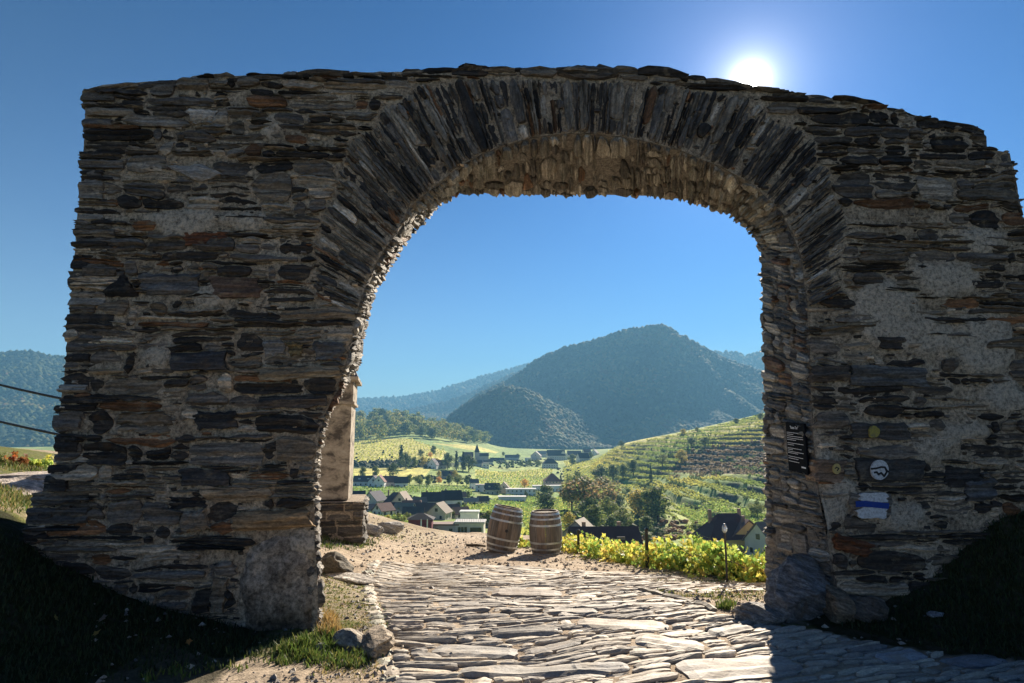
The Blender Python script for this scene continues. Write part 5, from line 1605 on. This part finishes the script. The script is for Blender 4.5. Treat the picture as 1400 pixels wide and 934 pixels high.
# parked cars on the village street
def car(px, py, col, label, rot):
    P = thit(px, py); t = empty('parked_car', P + Vector((0, 0, .05)), rot); tag(t, label, 'car', 'cars parked on the village street')
    prof = [(-2.1, .35), (-2.15, .8), (-1.5, .92), (-.95, 1.42), (.6, 1.45), (1.25, .98), (2.05, .82), (2.15, .4)]
    V = [(x, s * (.86 if z < 1.2 else .68), z) for s in (-1, 1) for x, z in prof]; n = len(prof)
    m = MB(); m.add(V, [tuple(range(n)), tuple(range(2 * n - 1, n - 1, -1))] + [(i, n + i, n + (i + 1) % n, (i + 1) % n) for i in range(n)], col); m.build('body', M['paint'], t)
    g = MB(); g.box(-1.0, .75, -.80, .80, 1.0, 1.3, (0, 0, 0)); g.build('window', M['glass'], t)
    for x in (-1.3, 1.3):
        for s in (-1, 1):
            w = MB(); w.tube([(x, s * .72, .33), (x, s * .9, .33)], .33, 10); w.build('wheel', M['black'], t)
car(652, 684, (.6, .65, .75), 'pale blue car on the village street beside the black roofed house', .2)
car(660, 682, (.7, .7, .72), 'white car parked just right of the pale blue one', .1)
car(668, 684, (.6, .55, .5), 'beige car nearest the cream house', .3)

# ------------------------------------------------------------------ haze
hz = MB(); hz.box(-7000, 7000, -60, 6700, -60, 640)
def make_haze():
    m = bpy.data.materials.new('valley_haze'); m.use_nodes = True; n = m.node_tree.nodes; n.clear()
    o = n.new('ShaderNodeOutputMaterial'); v = n.new('ShaderNodeVolumePrincipled')
    v.inputs['Color'].default_value = (.21, .51, .83, 1); v.inputs['Density'].default_value = 0.00017; v.inputs['Anisotropy'].default_value = .1
    m.node_tree.links.new(v.outputs[0], o.inputs['Volume'])
    return m
tag(hz.build('haze', make_haze()), 'thin blue autumn haze filling the valley air', kind='stuff')
# ------------------------------------------------------------------ barrels
def make_wood():
    t = MT('weathered_oak', .75, .3)
    lam = t.attr('lam', 'Vector'); c = t.attr('Col')
    n = t.noise(t.map(lam, (40, 40, 3)), 1.0, 6, .65, .3)
    c = t.mix(1.0, c, t.ramp(n, [(.3, .55), (.7, 1.45)]), 'MULTIPLY')
    t.color(c); t.normal(t.bump(n, .6, .004)); return t.m
M['wood'] = make_wood()
def barrel(p, lean, label, h=.90, r0=.27, r1=.335, bung=False, rz=0.0):
    t = empty('wine_barrel', p); t.rotation_euler = lean; tag(t, label, 'barrel', 'wine barrels on the brow')
    def rad(z): return r0 + (r1 - r0) * (1 - (2 * z / h - 1) ** 2)
    NS = 22
    for k in range(NS):
        a0 = 2 * pi * (k + .03) / NS + rz; a1 = 2 * pi * (k + .97) / NS + rz
        V, Fc, L = [], [], []
        nz_ = 8
        for j in range(nz_ + 1):
            z = h * j / nz_; r = rad(z)
            for a, rr in ((a0, r), ((a0 + a1) / 2, r + .004), (a1, r), (a1, r - .03), (a0, r - .03)):
                V.append((rr * cos(a), rr * sin(a), z)); L.append((a * .3 + k * 3.1, rr, z + k))
        for j in range(nz_):
            for i in range(5): Fc.append((j * 5 + i, j * 5 + (i + 1) % 5, (j + 1) * 5 + (i + 1) % 5, (j + 1) * 5 + i))
        Fc += [(4, 3, 2, 1, 0), tuple(nz_ * 5 + i for i in range(5))]
        c = random.choice([(.16, .145, .13), (.13, .115, .10), (.20, .18, .16), (.21, .165, .13)])
        mb = MB(); mb.add(V, Fc, c, L); mb.build('stave', M['wood'], t)
    for z, w in ((.045, .035), (.14, .03), (.27, .035), (.63, .035), (.76, .03), (.855, .035)):
        z *= h / .9
        mb = MB(); V, Fc = [], []
        n = 36
        for k in range(n):
            a = 2 * pi * k / n
            for dz, dr in ((-w / 2, .004), (-w / 2, .009), (w / 2, .009), (w / 2, .004)):
                r = rad(min(h, max(0, z + dz))) + dr; V.append((r * cos(a), r * sin(a), z + dz))
        for k in range(n):
            for i in range(3): Fc.append((k * 4 + i + 1, k * 4 + i, ((k + 1) % n) * 4 + i, ((k + 1) % n) * 4 + i + 1))
        mb.add(V, [f[::-1] for f in Fc]); mb.build('hoop', M['steel'], t, smooth=False)
    for z in (.035, h - .035):
        mb = MB(); V = [((r0 - .028) * cos(2 * pi * k / 28), (r0 - .028) * sin(2 * pi * k / 28), zz) for zz in (z - .01, z + .01) for k in range(28)]
        mb.add(V, [tuple(range(28))[::-1], tuple(range(28, 56))] + [(k, (k + 1) % 28, 28 + (k + 1) % 28, 28 + k) for k in range(28)], (.10, .08, .06), [(v[0], 0, v[1]) for v in V]); mb.build('head', M['wood'], t)
    if bung:
        a = -pi / 2 + .12; z = h * .5; r = rad(z) + .004
        mb = MB(); mb.tube([((r - .02) * cos(a), (r - .02) * sin(a), z), ((r + .004) * cos(a), (r + .004) * sin(a), z)], .028, 12); mb.build('bung_hole', M['black'], t)
    return t
p = ground_hit(684, 754, y0=8); p.z = gz(p.x, p.y)
print('barrel at', p)
barrel(p + Vector((0, 0, -.0)), (radians(-2), radians(11), 0), 'leaning oak barrel with a black bung hole, the left of the two', bung=True, h=.82, r0=.25, r1=.31)
p = ground_hit(747, 757, y0=8); p.z = gz(p.x, p.y)
barrel(p + Vector((0, 0, -.01)), (radians(1), radians(-1.5), 0), 'upright oak barrel without a hole, the right of the two', h=.76, r0=.24, r1=.295, rz=.1)
p = ground_hit(652, 748, y0=8)
mb = MB(); mb.tube([(p.x - .22, p.y + .05, p.z + .03), (p.x, p.y, p.z + .035), (p.x + .18, p.y - .08, p.z + .03)], [.025, .03, .02], 7); tag(mb.build('stick', M['bark']), 'short dark piece of wood lying left of the leaning barrel', 'stick')

# ------------------------------------------------------------------ foreground vines
def leaf_cluster(mb, p, r, n, pal, size, rg):
    for _ in range(n):
        d = Vector((rg.gauss(0, .5), rg.gauss(0, .5), rg.gauss(0, .5))); q = p + Vector((d.x * r[0], d.y * r[1], d.z * r[2]))
        nn = Vector((rg.uniform(-1, 1), rg.uniform(-1, .4), rg.uniform(-.2, 1))).normalized()
        u = Matrix.Rotation(rg.uniform(0, 6.28), 3, nn) @ nn.orthogonal().normalized(); w = nn.cross(u); s = size * rg.uniform(.6, 1.25)
        pts = []
        for k, rr in enumerate((.18, .62, .5, .95, .55, 1.1, .55, .95, .5, .62)):
            a = -pi / 2 + k * 2 * pi / 10
            pts.append(q + u * (rr * s * .55 * cos(a)) + w * (rr * s * .55 * sin(a)) + nn * (.10 * s * abs(cos(a)) * rr))
        c = rg.choice(pal); k = rg.uniform(.8, 1.2); c = (c[0] * k, c[1] * k, c[2] * k)
        b = [q] + pts
        mb.add(b, [(0, i, i + 1) for i in range(1, 10)] + [(0, 10, 1)], c)
VY = (.70, .64, .13); VG = (.26, .42, .09); VL = (.52, .62, .14); VO = (.62, .46, .12); VD = (.10, .18, .04)
rg = random.Random(21)
vine_pts = [(1062, 803, .62, 1), (1040, 799, .72, 0), (1018, 795, .66, 1), (1000, 793, .7, 0), (982, 790, .66, 1), (964, 787, .62, 0), (946, 784, .66, 0), (926, 781, .5, 1), (906, 778, .46, 1), (888, 775, .5, 1), (868, 772, .48, 1), (848, 768, .46, 0), (828, 764, .5, 1), (808, 760, .38, 1), (790, 757, .4, 1), (768, 753, .36, 1), (722, 750, .34, 1)]
vlab = ['half hidden by the right pier', 'first in the open beside the right pier', 'just right of the thin lamp', 'directly behind the thin lamp', 'left of the thin lamp, with a lower yellow skirt', 'tall and green in the middle of the right half', 'leafy, ending the dense right half of the row', 'sparse and greenish right of the black post', 'drooping just right of the black post',
        'behind the black post', 'low and golden left of the black post', 'below the dark long roof, right side', 'orange yellow in front of the dark roof', 'thin, right of the far post', 'short, left of the far post', 'at the foot of the upright barrel', 'showing between the two barrels']
for (px, py, hh, kind), lb in zip(vine_pts, vlab):
    p = ground_hit(px, py, y0=7)
    p = p + Vector((0, .45, 0)); p.z = gz(p.x, p.y)
    sc_ = p.y / 10.0
    t = empty('grapevine', p); tag(t, 'autumn grapevine ' + lb, 'grapevine', 'grapevines in the row along the brow')
    h = hh * (.45 if px > 900 else .38) * rg.uniform(.85, 1.12) * (sc_ ** .65)
    mb = MB(); mb.tube([(0, 0, -.5), (.03, .02, h * .4), (-.02, 0, h * .75)], [.03, .022, .012], 6)
    for s in (-1, 1): mb.tube([(0, 0, h * .5), (s * .18, .02, h * .66), (s * .34, 0, h * .85 + rg.uniform(-.05, .1))], [.012, .009, .004], 5)
    mb.build('trunk', M['bark'], t)
    lf = MB()
    pal = [VG, VG, VL, VL, VY, VD] if kind == 0 else [VY, VY, VL, VL, VO, VG]
    leaf_cluster(lf, Vector((0, 0, h * .52)), (.36 * sc_ ** .5, .22, h * .42), 230, pal, .088 * sc_ ** .35, rg)
    for _ in range(6):
        leaf_cluster(lf, Vector((rg.uniform(-.35, .35), rg.uniform(-.1, .1), h * rg.uniform(.75, 1.22))), (.12, .1, .10), 22, pal, .082 * sc_ ** .35, rg)
    leaf_cluster(lf, Vector((0, 0, h * .12)), (.36, .2, h * .25), 80, pal + [VO, VY], .085 * sc_ ** .35, rg)
    o = lf.build('leaves', M['leaf'], t); o['kind'] = 'stuff'
for px, py, top, lb in [(885, 776, 727, 'black vine post standing in the middle of the row'), (791, 757, 727, 'shorter black vine post left in the row near the dark roof')]:
    p = ground_hit(px, py, y0=7); d = p.y
    hgt = (py - top) / F_PX * d * 1.0
    m = MB(); m.box(-.022, .022, -.022, .022, -.3, hgt, (0, 0, 0)); m.add([(-.028, -.028, hgt), (.028, -.028, hgt), (.028, .028, hgt), (-.028, .028, hgt), (0, 0, hgt + .02)], [(0, 1, 4), (1, 2, 4), (2, 3, 4), (3, 0, 4)])
    o = m.build('vine_post', M['black']); o.location = (p.x, p.y, gz(p.x, p.y)); tag(o, lb, 'post', 'posts of the vine row')
# thin garden lamp
p = ground_hit(994, 797, y0=6); hgt = 74 / F_PX * p.y * 1.02
t = empty('garden_lamp', (p.x, p.y, gz(p.x, p.y))); tag(t, 'thin black lamp on a stake in front of the vines by the right pier', 'lamp')
m = MB(); m.tube([(0, 0, -.1), (.004, 0, hgt * .5), (0, 0, hgt * .86)], .014, 8); m.build('pole', M['black'], t)
m = MB(); m.tube([(0, 0, hgt * .84), (0, 0, hgt * .88), (0, 0, hgt * .95), (0, 0, hgt)], [.014, .032, .028, .006], 10); hd_ = m.build('lamp_head', M['steel'], t)
m = MB(); m.tube([(0, -.03, hgt * .885), (0, -.045, hgt * .93)], .022, 10); m.build('lens', make_plain('lamp_lens', (.55, .68, .8), .2, .6), hd_)
p = ground_hit(1004, 785, y0=6)
t = empty('floodlight', (p.x, p.y, gz(p.x, p.y))); tag(t, 'small black floodlight lying at the foot of the thin lamp', 'floodlight')
m = MB(); m.box(-.07, .07, -.05, .05, .03, .12); m.build('housing', M['black'], t)
m = MB(); m.tube([(-.085, 0, 0), (-.085, 0, .09), (.085, 0, .09), (.085, 0, 0)], .008, 5); m.build('bracket', M['black'], t)
a = ground_hit(1012, 786, y0=6); b = ground_hit(1044, 792, y0=6)
m = MB(); m.tube([(a.x, a.y, a.z + .03), ((a.x + b.x) / 2, (a.y + b.y) / 2, (a.z + b.z) / 2 + .05), (b.x + .1, b.y, b.z + .03)], [.025, .035, .03], 8); tag(m.build('log', M['bark']), 'thin dark log lying below the vines at the right pier', 'log')

# ------------------------------------------------------------------ plastered pillar behind the left pier
PB = ground_hit(462, 738, y0=8)
PT = empty('plastered_building', (0, 0, 0)); PY = 11.2
pr_ = radians(10.5)
pc = at_depth(476, 683, PY)
PT.location = (pc.x, pc.y, 0); PT.rotation_euler = (0, 0, pr_)
tag(PT, 'corner of a plastered building on a rubble stone base just beyond the left pier', 'building')
z_b = pc.z; z1 = at_depth(478, 553, PY).z; z2 = at_depth(480, 520, PY).z; z3 = at_depth(480, 497, PY).z
def make_wallplaster():
    t = MT('stained_plaster', .9, .2)
    p = t.obj(); n1 = t.noise(t.map(p, (1, 1, 1.6)), 3.2, 6, .65, .5); n2 = t.noise(p, 26, 6, .7)
    c = t.ramp(n1, [(.38, (.09, .08, .07)), (.5, (.33, .29, .235)), (.65, (.46, .41, .34))])
    c = t.mix(1.0, c, t.ramp(n2, [(.3, .8), (.7, 1.15)]), 'MULTIPLY'); t.color(c); t.normal(t.bump(n2, .6, .01, t.bump(n1, .5, .02))); return t.m
WP = make_wallplaster()
m = MB(); m.box(-2.0, 0, 0, 1.25, z_b, z1); m.build('wall', WP, PT)
m = MB(); m.box(-2.0, .045, -.045, 1.3, z1 + .002, z1 + .05); m.build('string_course', WP, PT)
m = MB(); m.box(-2.0, .02, -.02, 1.27, z1 + .052, z2); up = m.build('upper_wall', WP, PT)
m = MB(); m.box(-.36, -.22, -.035, .0, z1 + .12, z1 + .32); m.build('window', M['glass'], up)
m = MB(); m.box(-2.05, .1, -.09, 1.35, z2 + .002, z2 + .06, (.28, .22, .17)); m.build('cornice', WP, PT)
m = MB(); m.add([(-2.05, -.08, z2 + .062), (.09, -.08, z2 + .062), (.09, 1.3, z2 + .062), (-2.05, 1.3, z2 + .062), (-1.95, .6, z3 + .22), (-.12, .6, z3 + .22)], [(0, 1, 5, 4), (1, 2, 5), (2, 3, 4, 5), (3, 0, 4), (3, 2, 1, 0)], (.10, .12, .16)); m.build('roof', M['paint'], PT)
bs = []
rs = random.Random(9)
zt = z_b - .02; zb_ = -1.0
z = gz(PT.location.x, PT.location.y) - .25
def base_front(p, q, h): return Vector((p, -.16 - h, q))
def base_side(p, q, h): return Vector((.26 + h, p, q))
while z < zt - .03:
    h = min(rs.choice([.1, .14, .18, .12]), zt - z)
    for fn, x0, x1 in ((base_front, -2.0, .28), (base_side, -.16, 1.3)):
        x = x0
        while x < x1 - .03:
            w = min(rs.choice([.2, .3, .42, .55]), x1 - x)
            rows = [[(x + .012 + (w - .024) * i / 5, z + .01 + (h - .02) * j / 3 + rs.uniform(-.006, .006)) for i in range(6)] for j in range(4)]
            emit(rows, fn, rs.uniform(0, .05), .12, rs.choice([(.05, .047, .044), (.10, .092, .082), (.16, .145, .125), (.07, .066, .06)]), 1.3, store=bs)
            x += w
    z += h
make_pieces(bs, 'base_stone', PT, M['slate'], 300, 'base_rubble')
m = MB(); m.box(-2.0, .25, -.15, 1.3, gz(PT.location.x, PT.location.y) - .5, zt - .004); m.build('base_core', M['mortar'], PT)

# ------------------------------------------------------------------ overhead cables
for (a, b, c, d), lb in [((-260, 440, 84, 542), 'upper of the two black cables left of the gateway'), ((-260, 490, 75, 590), 'lower of the two black cables left of the gateway')]:
    A = at_depth(a, b, 9.0); B = at_depth(c + 30, d + (d - b) * 30 / (c - a), 6.7)
    pts = []
    for i in range(17):
        t_ = i / 16; q = A.lerp(B, t_); q.z -= .10 * 4 * t_ * (1 - t_); pts.append(q)
    m = MB(); m.tube(pts, .014, 6); tag(m.build('cable', M['black']), lb, 'cable', 'cables running to the gateway')

# ------------------------------------------------------------------ information board and waymarks
def jamb_point(px, py):
    """where a line of sight meets the right jamb"""
    best = None
    for qi in range(len(ART) - 1, 0, -1):
        pass
    d = ray(px, py)
    A, B = wall_p(*wall_sv(1112, 600)), None
    b = wall_sv(1047, 590, back=THICK); B = wall_p(b[0], b[1], -THICK)
    A2 = wall_p(*wall_sv(1120, 680))
    n = (B - A).cross(A2 - A).normalized()
    t_ = (A - CAM).dot(n) / d.dot(n)
    return CAM + d * t_, n
c4 = [jamb_point(*q) for q in ((1082, 577), (1108, 579), (1107, 644), (1083, 641))]
n = c4[0][1]
if n.dot(CAM - c4[0][0]) < 0: n = -n
Q = [p for p, _ in c4]
ux = (Q[1] - Q[0]).normalized(); vz = ux.cross(n).normalized()
if vz.z > 0: vz = -vz
Wd, Hd = (Q[1] - Q[0]).length, (Q[3] - Q[0]).length
ob = Q[0] + n * .06
t = empty('information_board', ob); tag(t, 'black information board with white lettering on the inner side of the right pier', 'sign')
Rm = Matrix((ux, -vz, n)).transposed()
t.rotation_euler = Rm.to_euler()
m = MB(); m.box(0, Wd, -Hd, 0, -.02, 0); m.build('panel', make_plain('board_enamel', (.006, .007, .010), .85, .08), t)
WT = make_plain('white_print', (.72, .72, .74), .6, .3)
cu = bpy.data.curves.new('title', 'FONT'); cu.body = '"Rotes Tor"'; cu.size = Hd * .085; cu.align_x = 'CENTER'; cu.extrude = .001
tmp = bpy.data.objects.new('tmp', cu); COL.objects.link(tmp); bpy.context.view_layer.update()
lm = bpy.data.meshes.new_from_object(tmp.evaluated_get(bpy.context.evaluated_depsgraph_get())); bpy.data.objects.remove(tmp)
lm.materials.clear(); lm.materials.append(WT)
o = bpy.data.objects.new('lettering', lm); o.parent = t; o.location = (Wd * .48, -Hd * .125, .003); COL.objects.link(o)
rl = random.Random(3)
m = MB()
for y, w in [(.20, .86), (.235, .36), (.275, .86), (.315, .86), (.35, .5), (.415, .88), (.45, .4), (.52, .78), (.55, .28), (.59, .88), (.62, .56), (.69, .84), (.73, .58), (.79, .6)]:
    x = .05
    while x < w:
        l = rl.uniform(.02, .07)
        m.box(x * Wd, min(w + .04, x + l) * Wd, -(y + .011) * Hd, -y * Hd, .001, .002, (1, 1, 1)); x += l + .012
m.box(.72 * Wd, .94 * Wd, -.885 * Hd, -.855 * Hd, .001, .002)
m.build('text_lines', WT, t)['kind'] = 'stuff'

def paint_mat(name, c, wear=.35):
    t = MT(name, .7, .3); p = t.obj(); n = t.noise(p, 45, 6, .75)
    t.color(t.mix(t.ramp(n, [(.38, wear), (.55, 0)]), c, (.10, .10, .10))); t.normal(t.bump(n, .5, .004)); return t.m
def front_pt(px, py, h): 
    s, v = wall_sv(px, py); return wall_p(s, v, h)
def blob_mark(px, py, rx, ry, mat, name, label, h, n=26, wob=.05, sq=2.0):
    """thin coat of paint on the stone at the surveyed place"""
    mb = MB(); V = []
    for lay, hh in ((0, h - .02), (1, h)):
        V.append(front_pt(px, py, hh))
        for k in range(n):
            a = 2 * pi * k / n; c_, s_ = cos(a), sin(a)
            rr = (abs(c_) ** sq + abs(s_) ** sq) ** (-1 / sq) * (1 + wob * nz(c_ * 2 + px, s_ * 2))
            V.append(front_pt(px + rx * c_ * rr, py + ry * s_ * rr, hh))
    N1 = n + 1
    Fc = [(N1, N1 + 1 + (k + 1) % n, N1 + 1 + k) for k in range(n)] + [(1 + k, 1 + (k + 1) % n, N1 + 1 + (k + 1) % n, N1 + 1 + k) for k in range(n)]
    mb.add([Vector(v) - GO for v in V], Fc)
    o = mb.build(name, mat, gate); o['label'] = label
    return o
def stroke_mark(pts, wpx, mat, h, name, label):
    mb = MB()
    for i in range(len(pts) - 1):
        (x0, y0), (x1, y1) = pts[i], pts[i + 1]
        L_ = sqrt((x1 - x0) ** 2 + (y1 - y0) ** 2); nx_, ny_ = -(y1 - y0) / L_ * wpx / 2, (x1 - x0) / L_ * wpx / 2
        ex, ey = (x1 - x0) / L_ * wpx * .3, (y1 - y0) / L_ * wpx * .3
        q = [(x0 - ex + nx_, y0 - ey + ny_), (x1 + ex + nx_, y1 + ey + ny_), (x1 + ex - nx_, y1 + ey - ny_), (x0 - ex - nx_, y0 - ey - ny_)]
        hh = h + .0006 * (i % 2)
        V = [front_pt(*a, hh) - GO for a in q] + [front_pt(*a, hh - .003) - GO for a in q]
        mb.add(V, [(0, 1, 2, 3), (0, 4, 5, 1), (1, 5, 6, 2), (2, 6, 7, 3), (3, 7, 4, 0)])
    o = mb.build(name, mat, gate); o['label'] = label
WH = paint_mat('white_paint', (.62, .64, .66), .5); BL = paint_mat('blue_paint', (.01, .05, .30), .2); YM = paint_mat('yellow_paint', (.36, .30, .06), .7); YO = paint_mat('ochre_paint', (.52, .40, .15), .3); BK = paint_mat('black_paint', (.02, .022, .025), .1)
blob_mark(1195.5, 642, 11.8, 13.6, WH, 'trail_mark', 'white painted disc with a black zigzag line', .083, wob=.04)
stroke_mark([(1184, 640.5), (1190, 640), (1197, 638.2), (1202, 638.5), (1204, 642.5), (1207, 644.5)], 2.6, BK, .0845, 'painted_line', 'black upper curve painted on the white disc')
stroke_mark([(1188, 645.5), (1191, 645), (1193.5, 648), (1197, 646), (1201, 650.5), (1204.5, 645), (1204, 642)], 2.6, BK, .0845, 'painted_line', 'black zigzag painted on the white disc')
blob_mark(1187, 679.5, 18.5, 6.5, WH, 'trail_mark', 'ragged white paint patch above the blue bar', .084, wob=.3, sq=5.0)
blob_mark(1186, 699.5, 19.5, 8, WH, 'trail_mark', 'ragged white paint patch below the blue bar', .084, wob=.4, sq=3.0)
stroke_mark([(1165, 688), (1176, 687.5), (1190, 689), (1205, 690.5)], 8, BL, .0855, 'painted_bar', 'blue bar painted across the white square')
blob_mark(1188.5, 590.5, 7, 8.2, YM, 'trail_mark', 'faded yellow painted blot', .078, wob=.25)
blob_mark(1137.5, 640.5, 5.2, 7.2, YO, 'trail_mark', 'ochre painted oval', .082, wob=.06)
stroke_mark([(1135, 640), (1137, 638.5), (1140, 640), (1138, 643)], 1.5, BK, .083, 'painted_line', 'small dark stroke on the ochre oval')

# ------------------------------------------------------------------ grass, weeds and plants
def blades(name, spots, label):
    """spots: (x, y, count, spread, height, palette)"""
    V, Fc, C = [], [], []
    rg = random.Random(17)
    for x, y, n, sp, h, pal in spots:
        for _ in range(n):
            a, b = x + rg.gauss(0, sp), y + rg.gauss(0, sp)
            z = gz(a, b) - .005
            hh = h * rg.uniform(.4, 1.25); an = rg.uniform(0, 6.28); w = rg.uniform(.0025, .005) * (1 + .09 * b); ln = rg.uniform(.1, .7) * hh; dn = rg.uniform(0, 6.28)
            k = len(V); c = rg.choice(pal); q = rg.uniform(.7, 1.25); c = (c[0] * q, c[1] * q, c[2] * q)
            V += [(a - w * cos(an), b - w * sin(an), z), (a + w * cos(an), b + w * sin(an), z), (a + ln * .4 * cos(dn) + w * .7 * cos(an), b + ln * .4 * sin(dn) + w * .7 * sin(an), z + hh * .6), (a + ln * .4 * cos(dn) - w * .7 * cos(an), b + ln * .4 * sin(dn) - w * .7 * sin(an), z + hh * .6), (a + ln * cos(dn), b + ln * sin(dn), z + hh)]
            Fc += [(k, k + 1, k + 2, k + 3), (k + 3, k + 2, k + 4)]
            C += [c] * 5
    me = mesh_from(name, np.array(V), Fc, np.array(C)); me.materials.append(M['blade'])
    o = bpy.data.objects.new(name, me); COL.objects.link(o); tag(o, label, kind='stuff')
GREEN = [(.09, .15, .03), (.13, .19, .04), (.07, .11, .03), (.2, .21, .06)]; DRYP = [(.34, .27, .12), (.26, .23, .09), (.13, .16, .05), (.4, .31, .15)]; DARKG = [(.03, .05, .018), (.045, .07, .025), (.06, .07, .03)]  # DARKG carries the shade of the banks in the blade colour
spots = []
rg = random.Random(5)
def rnd_px(poly, n, cnt, sp, h, pal):
    xs = [p[0] for p in poly]; ys = [p[1] for p in poly]; k = 0
    while k < n:
        a, b = rg.uniform(min(xs), max(xs)), rg.uniform(min(ys), max(ys))
        if pip(poly, a, b):
            p = ground_hit(a, b); spots.append((p.x, p.y, cnt, sp, h, pal)); k += 1
rnd_px([(370, 905), (440, 868), (520, 895), (500, 915), (420, 912)], 70, 16, .035, .055, GREEN)
rnd_px([(380, 895), (440, 865), (470, 880), (440, 905)], 45, 18, .03, .085, GREEN)
rnd_px([(438, 770), (500, 800), (530, 850), (520, 862), (440, 862)], 260, 9, .05, .02, DRYP + GREEN)
rnd_px([(436, 835), (458, 845), (462, 872), (438, 880)], 16, 28, .02, .11, [(.5, .33, .12), (.42, .28, .1), (.34, .27, .12)])
rnd_px([(440, 885), (520, 905), (500, 930), (440, 925)], 50, 8, .05, .03, DRYP)
rnd_px([(180, 934), (300, 895), (360, 893), (330, 915), (200, 934)], 14, 14, .03, .05, GREEN)
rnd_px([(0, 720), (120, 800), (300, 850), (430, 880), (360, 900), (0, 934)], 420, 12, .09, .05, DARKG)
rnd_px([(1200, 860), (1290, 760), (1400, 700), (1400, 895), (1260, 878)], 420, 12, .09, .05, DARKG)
rnd_px([(880, 795), (1045, 790), (1045, 798), (950, 797)], 60, 10, .05, .03, DRYP + GREEN)
rnd_px([(885, 809), (1045, 806), (1045, 822), (930, 818)], 100, 9, .05, .03, DRYP + GREEN)
rnd_px([(985, 826), (1000, 826), (1000, 834), (985, 834)], 10, 22, .025, .07, GREEN)
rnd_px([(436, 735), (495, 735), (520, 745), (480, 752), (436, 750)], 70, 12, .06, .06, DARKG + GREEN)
rnd_px([(500, 740), (560, 738), (560, 730), (500, 728)], 30, 8, .06, .04, GREEN + DRYP)
rnd_px([(0, 660), (70, 680), (40, 692), (0, 700)], 130, 12, .12, .06, DRYP + GREEN)
rnd_px([(0, 625), (72, 640), (72, 652), (0, 640)], 90, 14, .14, .1, DRYP + GREEN)
rnd_px([(770, 765), (960, 785), (1040, 797), (1040, 792), (900, 773), (780, 752)], 120, 7, .06, .03, DRYP)
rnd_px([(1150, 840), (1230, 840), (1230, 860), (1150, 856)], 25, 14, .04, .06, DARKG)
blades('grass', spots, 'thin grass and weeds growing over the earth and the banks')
# pale rock path on the left bank and the autumn plants
p = ground_hit(20, 652, y0=6)
rock('rock_slab', (p.x, p.y, p.z - .16), 1.6, 1.9, .16, (.38, .33, .29), 'pale bare rock slab on the sunlit bank left of the gateway', 61, sub=4, cuts=8, rot=-.3)
p = ground_hit(55, 664, y0=6)
rock('rock_slab', (p.x, p.y, p.z - .04), .9, .6, .10, (.36, .31, .28), 'smaller pale rock slab beside the foot of the left wall end', 63, sub=4, cuts=8, rot=-.5)
lr = random.Random(31)
for px, py, hpx, pal, lb in [(17, 636, 17, [(.42, .12, .04), (.45, .22, .06), (.3, .1, .05)], 'red autumn sucker on the left bank'), (30, 640, 15, [(.4, .16, .06), (.3, .14, .06)], 'russet sucker just right of the red one'),
                         (48, 642, 14, [VG, VL, VY], 'small yellow green vine on the bank'), (64, 648, 24, [VG, VL, VY], 'vine shoot climbing beside the left wall end'), (40, 640, 12, [VL, VG], 'low leafy weed between the russet sucker and the vine'), (56, 640, 10, [VL, VG, VY], 'low weed left of the climbing vine shoot'), (5, 636, 8, DRYP, 'dry tussock at the left edge of the bank')]:
    p = ground_hit(px, py, y0=6); h = hpx / F_PX * p.y
    t = empty('plant', (p.x, p.y, gz(p.x, p.y))); tag(t, lb, 'plant')
    m = MB(); m.tube([(0, 0, -.05), (.02, 0, h * .6), (0, .01, h)], [.01, .007, .003], 5); m.build('stem', M['bark'], t)
    lf = MB(); leaf_cluster(lf, Vector((0, 0, h * .6)), (.07, .07, h * .36), 45, pal, .075, lr); lf.build('leaves', M['leaf'], t)['kind'] = 'stuff'
for px, py, c, lb in [(130, 877, (.36, .30, .10), 'large yellow fallen leaf in the shade left of the gateway'), (141, 855, (.30, .22, .16), 'tan fallen leaf above the large yellow one'), (257, 886, (.33, .17, .05), 'orange fallen leaf in the shaded grass'), (75, 855, (.28, .24, .08), 'dull yellow fallen leaf at the far left of the shade')]:
    p = ground_hit(px, py); m = MB(); leaf_cluster(m, Vector((0, 0, .03)), (.001, .001, .001), 1, [c], .085, lr); o = m.build('fallen_leaf', M['leaf']); o.location = (p.x, p.y, gz(p.x, p.y) + .02); tag(o, lb, 'leaf', 'fallen leaves on the dark bank')
